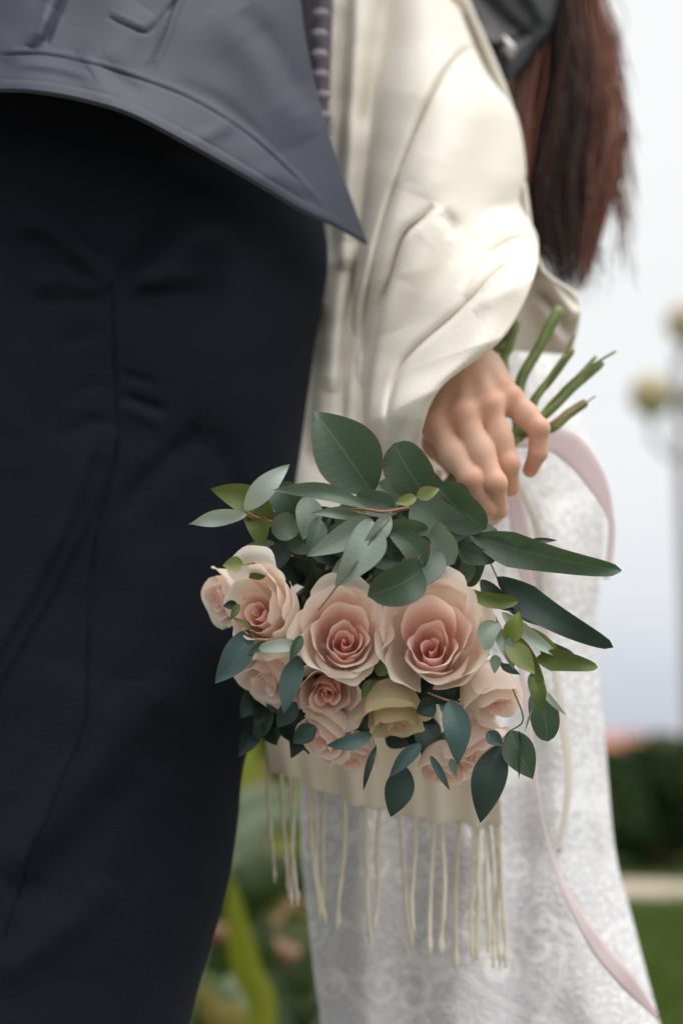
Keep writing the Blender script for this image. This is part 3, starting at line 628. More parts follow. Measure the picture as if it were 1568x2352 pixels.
# a) the hanging end of the shawl, from her neck down behind the bouquet to the fringed hem
A = [(728, -180), (730, 0), (735, 300), (745, 520), (730, 650), (712, 800), (695, 950), (678, 1120), (655, 1400), (625, 1600), (610, 1690), (618, 1762)]
B = [(960, -180), (920, 0), (905, 300), (900, 520), (905, 650), (930, 800), (980, 950), (1040, 1120), (1110, 1400), (1135, 1600), (1145, 1750), (1152, 1898)]
U, V, S, T = ruled(A, B, 260, 110)
V = V + np.clip((T - .85) / .15, 0, 1) * (34 * np.sin(S * math.pi) + 5 * np.sin(S * 37) + 4 * np.sin(S * 71 + 1))
Yb = np.interp(T, [0, .35, .60, .78, .88, 1], [1.20, 1.175, 1.14, 1.062, 1.085, 1.16])
Yb = Yb + np.clip((T - .7) / .2, 0, 1) * (.007 * np.sin(S * 21 + 2.5 * T) + .004 * np.sin(S * 47 + 1))
Y = Yb - np.interp(T, [0, .6, .8, 1], [.03, .03, .016, .014]) * np.sin(S * math.pi) ** .7 - ridges(U, V, S1R) - smooth_noise(U, V, 160, 41, 2) * .002
mb.add(W(U, V, Y).reshape(-1, 3), grid_faces(*U.shape)); hemU, hemV, hemY = U[-1], V[-1], Y[-1]
# b) the sleeve like drape over the forearm, its lower edge lying over the hand
A = [(905, -120), (890, 60), (866, 200), (846, 350), (828, 520), (815, 660), (806, 800), (812, 900), (838, 980), (880, 1040)]
B = [(1060, 30), (1118, 165), (1182, 262), (1204, 390), (1193, 468), (1231, 548), (1222, 640), (1150, 775), (1005, 893), (950, 1035)]
U, V, S, T = ruled(A, B, 300, 190)
k = T * 9
YA = np.interp(k, range(10), [1.20, 1.185, 1.17, 1.16, 1.155, 1.15, 1.145, 1.13, 1.10, 1.075])
YB = np.interp(k, range(10), [1.215, 1.21, 1.20, 1.19, 1.17, 1.15, 1.035, 1.002, .998, 1.02])
bl = np.interp(k, range(10), [.05, .07, .085, .095, .10, .10, .055, .045, .03, .012])
rim = np.clip((T - .66) / .1, 0, 1) * np.exp(-((1 - S) / .035) ** 2) * .002
Q = U * .88 + V * .47
drape = .0070 * np.sin(Q / 17.0 + .006 * V + 1.2 * np.sin(V / 190)) * np.clip((V - 420) / 250, 0, 1) * np.clip((.97 - S) / .3, 0, 1) * (.6 + .4 * np.sin(V / 120 + U / 90)) + .0055 * np.sin(Q / 41.0 + .5) * np.clip((V - 150) / 200, 0, 1) * np.clip((.97 - S) / .3, 0, 1)
Y = YA * (1 - S) + YB * S - drape - bl * np.sin(np.clip(S, 0, 1) * math.pi) ** .62 - ridges(U, V, SH) - rim - smooth_noise(U, V, 260, 42, 2) * .0016
mb.add(W(U, V, Y).reshape(-1, 3), grid_faces(*U.shape))
# c) the far side of that drape, its inside showing behind the stems
A = [(1100, 420), (1130, 560), (1120, 690), (1100, 800)]
B = [(1205, 420), (1240, 605), (1328, 690), (1312, 815)]
U, V, S, T = ruled(A, B, 70, 70)
Y = 1.165 - .012 * np.sin(T * math.pi) + .02 * np.sin(S * math.pi) - ridges(U, V, [([(1240, 620), (1270, 660), (1325, 730)], 12, 18, 10, .1), ([(1215, 690), (1255, 720), (1290, 800)], 16, 16, 8, .2), ([(1225, 660), (1270, 700), (1310, 770)], 12, 12, -8, .2)])
mb.add(W(U, V, Y).reshape(-1, 3), grid_faces(*U.shape))
# d) back of the shoulder and upper arm
A = [(905, -120), (880, 200), (850, 520), (850, 760)]
B = [(1075, 0), (1180, 262), (1205, 520), (1150, 700)]
U, V, S, T = ruled(A, B, 40, 40)
Y = 1.19 + .05 * np.sin(S * math.pi)
mb.add(W(U, V, Y).reshape(-1, 3), grid_faces(*U.shape))
shawl = mb.build('shawl', M['shawl'], bride, solid=.0028)
# fringe: twisted cords along the hem, one by one
FR = [(285, 130, 300, 490), (322, 160, 345, 530), (352, 190, 362, 565), (372, 200, 372, 560), (412, 215, 448, 610), (425, 300, 458, 620), (462, 300, 450, 600), (525, 255, 505, 635), (580, 270, 606, 680), (632, 280, 610, 645),
      (686, 290, 738, 695), (742, 300, 735, 655), (800, 300, 794, 712), (822, 305, 826, 716), (880, 312, 865, 762), (925, 312, 920, 738), (940, 312, 935, 730), (952, 312, 962, 705), (965, 312, 992, 752), (985, 312, 1002, 745), (1003, 312, 1020, 752)]
for k, (x0, y0, x1, y1) in enumerate(FR):
    u0, v0 = R5(x0, y0); u1, v1 = R5(x1, y1)
    i = int(np.argmin(np.abs(hemU - u0))); v0 = float(hemV[i]) - 16; y_ = float(hemY[i])
    um = (u0 + u1) / 2 + rng.uniform(-5, 5)
    p = catmull([W(u0, v0, y_), W(u0 + (um - u0) * .4, v0 + 30, y_ - .002), W(um, (v0 + v1) / 2, y_ - .001 + rng.uniform(-.004, .004)), W(u1, v1, y_ + rng.uniform(-.004, .004))], 46)
    s = np.linspace(0, 1, 46); rad = .0017 * (1 + .5 * np.exp(-(s / .10) ** 2) + .45 * np.exp(-((s - .95) / .02) ** 2)) * (1 + .08 * np.sin(s * 40 + k)); rad[-2:] *= .6
    wob = np.sin(s * rng.uniform(5, 11) + rng.uniform(0, 6)) * s * rng.uniform(.0006, .0024); p = p + np.stack([wob, wob[::-1] * .5, 0 * wob], 1)
    mb = MB(); mb.add(*tube_pts(p, rad * rng.uniform(.8, 1.12), 8, twist=rng.uniform(700, 1000))); mb.build('fringe_strand', M['fringe'], shawl)

# body: forearm, hand and fingers as one surface grown from rounded cones
def smin(a, b, k):
    h = np.clip(.5 + .5 * (b - a) / k, 0, 1); return b * (1 - h) + a * h - k * h * (1 - h)
def rcone(Pn, a, b, ra, rb):
    d = b - a; t = np.clip(((Pn - a) @ d) / (d @ d), 0, 1)
    return np.linalg.norm(Pn - (a + t[..., None] * d), axis=-1) - (ra + (rb - ra) * t)
def surface_nets(Fd, xs, ys, zs):
    s = Fd < 0; nx, ny, nz = Fd.shape
    cs = np.zeros((nx - 1, ny - 1, nz - 1), int)
    for i in (0, 1):
        for j in (0, 1):
            for k in (0, 1): cs += s[i:nx - 1 + i, j:ny - 1 + j, k:nz - 1 + k]
    act = (cs > 0) & (cs < 8); idx = -np.ones(act.shape, int); I, J, K = np.nonzero(act); idx[I, J, K] = np.arange(len(I))
    acc = np.zeros((len(I), 3)); cnt = np.zeros(len(I)); G = (xs, ys, zs)
    C = [(i, j, k) for i in (0, 1) for j in (0, 1) for k in (0, 1)]
    for a in C:
        for ax in range(3):
            if a[ax]: continue
            b = list(a); b[ax] = 1
            fa = Fd[I + a[0], J + a[1], K + a[2]]; fb = Fd[I + b[0], J + b[1], K + b[2]]; m = (fa < 0) != (fb < 0)
            t = np.where(m, fa / np.where(m, fa - fb, 1), 0)
            pa = np.stack([xs[I + a[0]], ys[J + a[1]], zs[K + a[2]]], 1); pb = np.stack([xs[I + b[0]], ys[J + b[1]], zs[K + b[2]]], 1)
            acc += np.where(m[:, None], pa + (pb - pa) * t[:, None], 0); cnt += m
    vtx = acc / cnt[:, None]; faces = []
    for ax in range(3):
        o1, o2 = (ax + 1) % 3, (ax + 2) % 3
        sl0 = [slice(None)] * 3; sl1 = [slice(None)] * 3; sl0[ax] = slice(0, -1); sl1[ax] = slice(1, None)
        ch = s[tuple(sl0)] != s[tuple(sl1)]; E = np.argwhere(ch)
        ok = (E[:, o1] > 0) & (E[:, o2] > 0) & (E[:, o1] < act.shape[o1]) & (E[:, o2] < act.shape[o2]); E = E[ok]
        def cell(d1, d2):
            q = E.copy(); q[:, o1] -= d1; q[:, o2] -= d2; return idx[q[:, 0], q[:, 1], q[:, 2]]
        q = np.stack([cell(1, 1), cell(0, 1), cell(0, 0), cell(1, 0)], 1)
        ins = s[E[:, 0], E[:, 1], E[:, 2]]; q[~ins] = q[~ins][:, ::-1]; faces.append(q)
    return vtx, np.concatenate(faces)
def H(x, y, Y): return W(*R2(x, y), Y)
mcp = [H(352, 862, 1.030), H(508, 795, 1.020), H(648, 742, 1.022), H(770, 700, 1.034)]
pip = [H(548, 1168, 1.013), H(682, 1190, 1.012), H(758, 1080, 1.024), H(932, 878, 1.028)]
dip = [H(634, 1322, 1.022), H(696, 1335, 1.028), H(764, 1205, 1.040), H(928, 1015, 1.034)]
tip = [H(620, 1400, 1.056), H(665, 1385, 1.066), H(710, 1230, 1.076), H(884, 1112, 1.046)]
rad = [(.0100, .0086, .0079, .0066), (.0098, .0083, .0077, .0066), (.0091, .0079, .0073, .0062), (.0084, .0075, .0070, .0057)]
wrist = H(500, 560, 1.062); elbow = W(985, 640, 1.125); shoulder = W(1010, 200, 1.20)
def body_sdf(Pn):
    fore = rcone(Pn, elbow, wrist, .030, .0235)
    fore = smin(fore, rcone(Pn, shoulder, elbow, .034, .031), .02)
    fore = smin(fore, rcone(Pn, shoulder, W(1120, 160, 1.33), .034, .03), .02)
    fore = smin(fore, rcone(Pn, W(1165, -120, 1.375), W(1150, 560, 1.375), .045, .045), .02)
    palm = fore
    wr2 = [H(430, 640, 1.060), H(500, 600, 1.056), H(570, 570, 1.056), H(630, 545, 1.062)]
    for i in range(4):
        palm = smin(palm, rcone(Pn, wr2[i], mcp[i] + [0, .006, 0], .0135, .0105 if i < 3 else .0098), .012)
    for i in range(3):
        palm = smin(palm, rcone(Pn, (mcp[i] + mcp[i + 1]) / 2 + [0, .008, 0], (wr2[i] + wr2[i + 1]) / 2 + [0, .006, 0], .0085, .012), .010)
    for i in range(4):                                      # raised knuckles and tendons
        palm = smin(palm, np.linalg.norm(Pn - (mcp[i] + [0, -.0025, 0]), axis=-1) - (.0062 if i < 3 else .0056), .012)
        palm = smin(palm, rcone(Pn, mcp[i] + [0, -.006, 0], wr2[i] + [0, -.0105, 0], .0026, .0018), .007)
    th0, th1, th2, th3 = H(400, 740, 1.075), H(360, 960, 1.095), H(480, 1110, 1.10), H(600, 1180, 1.10)
    th = smin(rcone(Pn, th0, th1, .015, .0115), rcone(Pn, th1, th2, .0112, .0095), .006); th = smin(th, rcone(Pn, th2, th3, .0095, .0075), .004)
    tot = smin(palm, th, .014)
    res = tot
    for i in range(4):
        r = rad[i]
        f = smin(rcone(Pn, mcp[i], pip[i], r[0], r[1]), rcone(Pn, pip[i], dip[i], r[1], r[2]), .0025)
        f = smin(f, rcone(Pn, dip[i], tip[i], r[2], r[3]), .0025)
        f = smin(f, np.linalg.norm(Pn - (pip[i] + [0, -.0012, .0005]), axis=-1) - r[1] * .97, .004)
        mid = (mcp[i] * .45 + pip[i] * .55)
        f = smin(f, np.linalg.norm(Pn - (mid + [0, .002, 0]), axis=-1) - r[1] * 1.0, .010)
        g = smin(f, tot, .0048)
        res = np.where(np.abs(res - g) < .05, smin(res, g, .0008), np.minimum(res, g))
    return res
fine = .00115
lo = np.min(np.array(mcp + pip + dip + tip + [wrist]), 0) - .022; hi = np.max(np.array(mcp + pip + dip + tip + [wrist]), 0) + .022
def axis(l, h, L2, H2):
    m = np.arange(l, h, fine); a = np.arange(m[0], L2, -.006)[1:][::-1] if L2 < l else np.array([]); b = np.arange(m[-1], H2, .006)[1:] if H2 > h else np.array([])
    return np.concatenate([a, m, b])
allp = np.array([elbow, shoulder, wrist, W(1165, -120, 1.375), W(1150, 560, 1.375)]); lo2 = np.minimum(lo, allp.min(0) - .055); hi2 = np.maximum(hi, allp.max(0) + .055)
xs, ys, zs = axis(lo[0], hi[0], lo2[0], hi2[0]), axis(lo[1], hi[1], lo2[1], hi2[1]), axis(lo[2], hi[2], lo2[2], hi2[2])
Fd = np.empty((len(xs), len(ys), len(zs)), np.float32)
for i0 in range(0, len(xs), 16):
    g = np.stack(np.meshgrid(xs[i0:i0 + 16], ys, zs, indexing='ij'), -1); Fd[i0:i0 + 16] = body_sdf(g)
bvx, bf_ = surface_nets(Fd, xs, ys, zs)
red = np.zeros(len(bvx))
for q, s_, a_ in [(m, .012, .85) for m in mcp] + [(m, .010, .75) for m in pip] + [(m, .010, .5) for m in dip] + [(tip[3], .010, .9)]:
    red = np.maximum(red, a_ * np.exp(-(np.linalg.norm(bvx - (q + [0, -.006, 0]), axis=1) / s_) ** 2))
mesh_obj('body', bvx, bf_, M['skin'], bride, attrs={'red': red})

# hair: long locks hanging down her back
r = np.random.default_rng(5); mb = MB(); tones = []
Lc = [(1262, -250), (1270, 0), (1258, 150), (1225, 300), (1200, 420), (1222, 540), (1262, 660)]
Rc = [(1358, -250), (1370, 0), (1390, 150), (1400, 290), (1388, 440), (1368, 560), (1345, 670)]
def lock(s, Y0, end, rad_, tone, wav, seed):
    q = np.random.default_rng(seed); n = 30
    a = catmull(Lc, n); b = catmull(Rc, n); ss = s + .11 * np.sin(np.linspace(0, 5.5, n) + s * 4 + q.uniform(0, 2.2)) * wav + .05 * np.sin(np.linspace(0, 13, n) + q.uniform(0, 6)) * wav
    p = a * (1 - ss[:, None]) + b * ss[:, None]; m = max(6, int(n * end)); p = p[:m]
    Yv = Y0 + .012 * np.sin(np.linspace(0, 4, m) + q.uniform(0, 6)) + .02 * np.sin(np.clip(s, 0, 1) * math.pi) * -1
    rr = rad_ * np.minimum(1, np.linspace(1, 0, m) / .35 + .12); rr[-1] *= .3
    v_, f_ = tube_pts(W(p[:, 0], p[:, 1], Yv), rr, 5); mb.add(v_, f_)
    tones.append(np.repeat(np.clip(tone + .12 * np.sin(np.linspace(0, 7, m) + q.uniform(0, 6)), 0, 1), 5))
for k in range(1050):
    s = r.beta(1.0, 1.0) * 1.06 - .03; Y0 = 1.36 + r.uniform(-.03, .05)
    tone = np.clip(.14 + .85 * max(0, (s - .55) / .45) + .45 * (r.random() < .13) + r.normal() * .10, 0, 1)  # light on the right edge of the hair is put into the tone
    lock(s, Y0, np.clip(r.normal(.88, .12), .45, 1.0), r.uniform(.0005, .0015), tone, r.uniform(.5, 1.3), 1000 + k)
for k in range(14):       # browner locks falling over the shoulder beside the shawl
    n = 26; s = r.uniform(0, 1); a = catmull([(1130, -120), (1150, 60), (1128, 180), (1160, 300), (1182, 430), (1190, 520)], n); b = catmull([(1265, -120), (1268, 60), (1258, 180), (1230, 300), (1212, 430), (1215, 520)], n)
    ss = s + .05 * np.sin(np.linspace(0, 5, n) + r.uniform(0, 6)); p = a * (1 - ss[:, None]) + b * ss[:, None]
    v_, f_ = tube_pts(W(p[:, 0], p[:, 1], 1.30 + r.uniform(-.01, .02) + 0 * p[:, 0]), r.uniform(.001, .0024) * np.minimum(1, np.linspace(1, 0, n) / .3 + .1), 5); mb.add(v_, f_); tones.append(np.full(n * 5, np.clip(.86 + r.normal() * .12, 0, 1)))
for k in range(90):       # loose wisps
    n = 22; u0 = r.uniform(1385, 1412); e = r.uniform(1395, 1470); vb = r.uniform(-40, 320); ve = vb + r.uniform(150, 420)
    p = catmull([(u0 - 8, vb), (u0 + 16 + r.uniform(-6, 14), vb + (ve - vb) * .4), ((u0 + e) / 2 + 14, vb + (ve - vb) * .75), (e, ve)], n)
    v_, f_ = tube_pts(W(p[:, 0], p[:, 1], 1.36 + r.uniform(-.02, .04) + 0 * p[:, 0]), r.uniform(.0003, .0010) * np.linspace(1, .4, n), 5); mb.add(v_, f_); tones.append(np.full(n * 5, np.clip(.85 + r.normal() * .1, 0, 1)))
for k in range(26):
    n = 14; u0 = r.uniform(1270, 1390); vb = r.uniform(520, 600)
    p = catmull([(u0, vb), (u0 + r.uniform(-10, 14), vb + 50), (u0 + r.uniform(-16, 26), vb + r.uniform(80, 150))], n)
    v_, f_ = tube_pts(W(p[:, 0], p[:, 1], 1.36 + r.uniform(-.02, .04) + 0 * p[:, 0]), r.uniform(.0004, .0012) * np.linspace(1, .2, n), 5); mb.add(v_, f_); tones.append(np.full(n * 5, np.clip(.6 + r.normal() * .15, 0, 1)))
mb.build('hair', M['hair'], bride, attrs={'tone': np.concatenate(tones)})

# ------------------------------------------------------------------ the bouquet
FY = .945
bq = thing('bouquet', 'bouquet of blush roses and eucalyptus hanging head down from the hand', 'bouquet', tuple(W(800, 1450, .99)))
def rose(label, uv, Y, Rpx, d, seed, kind='pink', n_in=11, outer=None, open_=1.0, hi=False, tint_in=1.0, zc=.45, heart=(0, 0)):
    r = np.random.default_rng(seed); c = W(uv[0], uv[1], Y); R = Rpx * Y / F * 1.0
    ax = np.array([d[0], -d[2], d[1]], float); ax /= np.linalg.norm(ax)
    xr = np.array([1, 0, 0.]) - ax * ax[0]; xr /= np.linalg.norm(xr); yu = np.cross(ax, xr)
    if yu[2] < 0: yu = -yu
    B3 = np.stack([xr, yu, ax], 0)
    # receptacle, sepals and a short stem
    mb = MB(); th = np.linspace(0, 1, 9); prof = np.interp(th, [0, .3, .6, 1], [.10, .22, .20, .08]); zz = np.interp(th, [0, 1], [-1.25, -.80])
    ang = np.linspace(0, 2 * math.pi, 12, endpoint=False)
    vv = np.stack([prof[:, None] * np.cos(ang), prof[:, None] * np.sin(ang), zz[:, None] * np.ones(12)], -1).reshape(-1, 3); mb.add(c + (vv * R) @ B3, grid_faces(9, 12, True))
    for k in range(5):
        p0 = 2 * math.pi * k / 5; n = 8; t = np.linspace(0, 1, n); rho = .2 + .45 * t; z = -.95 - .05 * t + .25 * t ** 2; wd_ = .13 * np.sin(np.clip(t * .9 + .1, 0, 1) * math.pi) ** .8
        a = np.array([-1, 0, 1.]); v3 = np.stack([rho[:, None] * np.cos(p0) - a * wd_[:, None] * np.sin(p0), rho[:, None] * np.sin(p0) + a * wd_[:, None] * np.cos(p0), z[:, None] + 0 * a], -1)
        mb.add(c + (v3.reshape(-1, 3) * R) @ B3, grid_faces(n, 3))
    root = mb.build('rose', M['calyx'], bq)
    if label: root['label'] = label
    def petal(phi, Rm, ztop, half, lean, lip, tint, edge, z0=-.95, skew=.10, point=0.0, rip=.02, cen=(0, 0), up=0.0, curl=0.0):
        nb_, na_ = (19, 17) if hi else (13, 11)
        b = np.linspace(0, 1, nb_)[:, None] * np.ones((1, na_)); a = np.ones((nb_, 1)) * np.linspace(-1, 1, na_)[None]
        bb = b * (1 - (.20 - .10 * point) * np.abs(a) ** 2.6 + point * .16 * (1 - np.abs(a)) ** 1.5 - point * .08) 
        P0, P1, P2, P3 = (.07, z0), (Rm * 1.02, z0 + .12), (Rm * 1.13, ztop - .42), (Rm * lean, ztop)
        def bez(i): return (1 - bb) ** 3 * P0[i] + 3 * (1 - bb) ** 2 * bb * P1[i] + 3 * (1 - bb) * bb ** 2 * P2[i] + bb ** 3 * P3[i]
        rho, z = bez(0), bez(1)
        k = np.clip((bb - .70) / .30, 0, 1); ea = np.clip((np.abs(a) - .45) / .55, 0, 1)
        rho = rho + lip * (.30 * k ** 2) + curl * .14 * ea ** 2 * np.clip(bb * 2 - .6, 0, 1); z = z - lip * (.26 * k ** 3) + up * bb ** 2
        wb = (.28 + .72 * np.sin(np.minimum(1, b / .62) * math.pi / 2)) * (1 - .10 * np.clip((b - .75) / .25, 0, 1) ** 2)
        ph = phi + a * half * wb
        rho = rho * (1 + skew * a) + rip * np.sin(a * r.uniform(3, 5) + r.uniform(0, 6)) * bb ** 2 + rip * .8 * np.sin(a * 9 + r.uniform(0, 6)) * bb ** 5
        z = z + rip * 1.2 * np.sin(a * r.uniform(4, 7) + r.uniform(0, 6)) * bb ** 3
        v3 = np.stack([rho * np.cos(ph) + cen[0], rho * np.sin(ph) + cen[1], z], -1).reshape(-1, 3)
        tt = np.clip(tint * (1 - .45 * np.clip((bb - .55) / .45, 0, 1) ** 1.5) + .05 * (1 - bb), 0, 1)
        ee = np.clip(edge * np.clip((bb - .75) / .25, 0, 1) ** 2 + edge * .6 * np.clip((np.abs(a) - .8) / .2, 0, 1) + .25 * (1 - tint) * np.clip((.35 - bb) / .35, 0, 1), 0, 1)
        mesh_obj('petal', c + (v3 * R) @ B3, grid_faces(nb_, na_), PM[kind], root, attrs={'tint': tt.ravel(), 'edge': ee.ravel()})
    ph = r.uniform(0, 6.28)
    for k in range(n_in):
        f_ = k / (n_in - 1); ph += 2.2 + r.uniform(-.7, .7)
        Rm = .05 + .29 * f_ ** 1.1 * open_; zt = zc - .14 * (1 - f_) ** 1.5 + .015 * r.normal() - .02 * f_
        petal(ph, Rm, zt, np.interp(f_, [0, .4, 1], [2.3, 1.75, 1.35]), np.interp(f_, [0, 1], [.80, .98]), .10 + .20 * f_, tint_in * np.interp(f_, [0, .4, 1], [1.05, .9, .62]), .12 + .2 * f_, skew=np.interp(f_, [0, 1], [.30, .16]), rip=.008, cen=(.02 * r.normal() + heart[0], .02 * r.normal() + heart[1]))
    if outer is None:
        outer = []
        for k in range(7):
            g = k / 6; ph += 2.25 + r.uniform(-.3, .3)
            outer.append(dict(phi=ph, Rm=.46 + .42 * g, ztop=.46 - .20 * g + .05 * r.normal(), half=1.25 - .2 * g, lean=.98 + .10 * g, lip=.3 + .5 * g, tint=.5 - .44 * g, edge=.35 + .3 * g, point=.3, curl=.4))
    for q in outer:
        q = dict(q); q.setdefault('rip', .03)
        if q['Rm'] > .62: q['tint'] *= .6
        w_ = min(1, max(0, (.62 - q['Rm']) / .24)); q['cen'] = (heart[0] * w_, heart[1] * w_)
        petal(**q)
    return root
D = math.radians
def OP(deg, Rm, ztop, half, lean, lip, tint, edge=.4, **k): return dict(phi=D(deg), Rm=Rm, ztop=ztop, half=half, lean=lean, lip=lip, tint=tint, edge=edge, **k)
# the three open roses of the front row
rose('open blush rose in the middle of the front row', R1(812, 1158), .956, 97, (.05, .26, .92), 3, n_in=6, hi=True, zc=.40, open_=.9, heart=(.03, -.12), outer=[
    OP(110, .36, .50, 1.5, 1.04, .12, .74, .2), OP(225, .38, .40, 1.4, 1.0, .3, .60, .3), OP(345, .44, .44, 1.35, 1.0, .3, .62, .3),
    OP(80, .56, .72, 1.3, 1.18, .15, .66, .2), OP(165, .60, .50, 1.15, 1.08, .35, .42, .3), OP(290, .54, .28, 1.3, 1.02, .5, .36, .4),
    OP(118, .80, .86, 1.0, 1.25, .4, .60, .3), OP(55, .80, .80, .95, 1.20, .4, .60, .3), OP(195, .80, .34, .95, 1.08, .7, .26, .4), OP(330, .72, .20, 1.05, 1.05, .8, .26, .4), OP(255, .66, .12, 1.05, 1.04, .9, .14, .5),
    OP(88, .90, .92, .8, 1.28, 1.1, .10, .5, curl=.5), OP(165, .92, .50, .75, 1.15, .8, .12, .5, point=.4), OP(15, .90, .45, .7, 1.1, .8, .14, .5), OP(285, .74, -.08, .9, 1.06, .8, .0, .9, rip=.05)])
rose('large open blush rose with a pale petal folded over its top', R1(1245, 1172), .955, 117, (-.04, .30, .92), 8, n_in=5, hi=True, zc=.36, open_=.85, heart=(-.04, -.14), outer=[
    OP(75, .34, .50, 1.5, 1.04, .12, .76, .2), OP(200, .36, .40, 1.4, 1.0, .3, .60, .3), OP(315, .40, .38, 1.35, 1.0, .4, .54, .3),
    OP(95, .52, .84, 1.25, 1.24, .08, .70, .2), OP(15, .58, .56, 1.1, 1.1, .3, .46, .3), OP(245, .50, .26, 1.2, 1.02, .5, .34, .4),
    OP(48, .84, .84, .85, 1.20, .2, .50, .3), OP(135, .82, .78, .85, 1.18, .2, .40, .4), OP(345, .86, .30, .95, 1.10, .5, .36, .4), OP(285, .62, .12, 1.1, 1.03, .7, .24, .5),
    OP(85, .88, .88, .75, 1.26, 1.3, .06, .5), OP(170, .88, .40, .7, 1.10, .5, .10, .6, point=.5), OP(22, 1.0, .52, .7, 1.12, .6, .10, .5), OP(212, .82, .08, .7, 1.1, .5, .04, .8), OP(320, .84, -.06, .9, 1.08, .4, .03, .95)])
rose('blush rose turned aside with one tall upright petal', R1(430, 1025), .960, 106, (-.34, .20, .90), 14, n_in=6, hi=True, open_=.75, zc=.40, heart=(-.08, -.08), outer=[
    OP(60, .38, .46, 1.4, .98, .15, .66, .2), OP(180, .40, .36, 1.3, .98, .3, .54, .3), OP(300, .42, .38, 1.3, .98, .3, .50, .3),
    OP(165, .54, .36, 1.15, 1.0, .35, .30, .4), OP(255, .54, .28, 1.1, 1.0, .4, .32, .4), OP(15, .52, .85, 1.15, .95, .15, .36, .3),
    OP(45, .64, 1.08, 1.05, 1.02, .35, .30, .3), OP(82, .74, 1.12, .85, 1.18, 1.2, .08, .4, curl=.4), OP(140, .66, .46, .8, 1.06, .6, .16, .5), OP(215, .62, .20, .9, 1.04, .6, .16, .5), OP(280, .76, .02, .95, 1.08, .8, .06, .5, point=.5), OP(348, .74, .62, .95, 1.0, .5, .08, .5, point=.4), OP(20, .76, .98, .9, 1.02, .5, .14, .4)])
# the outer ring of roses, partly hidden
rose('shaded rose at the edge of the bunch against the dark trousers', R1(232, 955), 1.000, 72, (-.75, -.3, .45), 21, n_in=7)
rose('shaded rose low beside the trousers, half behind teal leaves', R3(590, 480), .998, 90, (-.5, -.65, .5), 22, n_in=7, tint_in=.5)
rose('shaded pink rose under the middle rose', R3(955, 575), .985, 96, (-.10, -.40, .85), 23, n_in=8)
rose('small shaded rose beneath, half covered by a teal leaf', R3(930, 850), 1.000, 74, (-.5, -.65, .5), 24, n_in=7)
rose('cream rose bud pointing downward below the middle', R3(1380, 730), .984, 94, (.08, -.90, .40), 25, kind='cream', n_in=6, open_=.7, zc=.50, outer=[
    OP(80, .48, .55, 1.2, .95, .5, .3, .5, point=.3), OP(200, .50, .48, 1.2, .98, .6, .3, .5), OP(320, .52, .45, 1.2, 1.0, .6, .2, .6, curl=.3), OP(30, .66, .34, 1.0, 1.10, 1.0, .1, .7, point=.5), OP(140, .70, .34, 1.0, 1.08, .8, .1, .6, point=.4), OP(260, .70, .22, 1.0, 1.12, 1.1, .05, .8, point=.5), OP(95, .78, .50, .8, 1.18, 1.3, .05, .7)])
rose('blush rose bud hanging at the side, half closed', R4(672, 1115), .974, 94, (.30, -.78, .52), 26, n_in=7, open_=.8, outer=[
    OP(100, .46, .58, 1.35, .92, .3, .36, .4), OP(215, .48, .42, 1.25, .96, .4, .32, .4), OP(330, .50, .50, 1.2, .96, .4, .38, .4), OP(75, .64, .56, 1.1, .96, .6, .18, .4, curl=.4), OP(150, .68, .44, 1.05, 1.0, .7, .12, .5), OP(225, .76, .20, 1.0, 1.12, .9, .0, .95, rip=.06), OP(300, .66, .28, 1.0, 1.06, .7, .15, .5)])
rose('pink rose at the bottom of the bunch behind a hanging leaf', R4(590, 1420), .998, 76, (.35, -.78, .42), 27, n_in=8)
rose('pale rose at the very bottom of the bunch', R4(400, 1535), 1.008, 70, (-.05, -.92, .3), 28, n_in=7)
rose('dim pink rose behind, low in the bunch', R3(1090, 975), 1.018, 64, (.0, -.9, .35), 29, n_in=7)

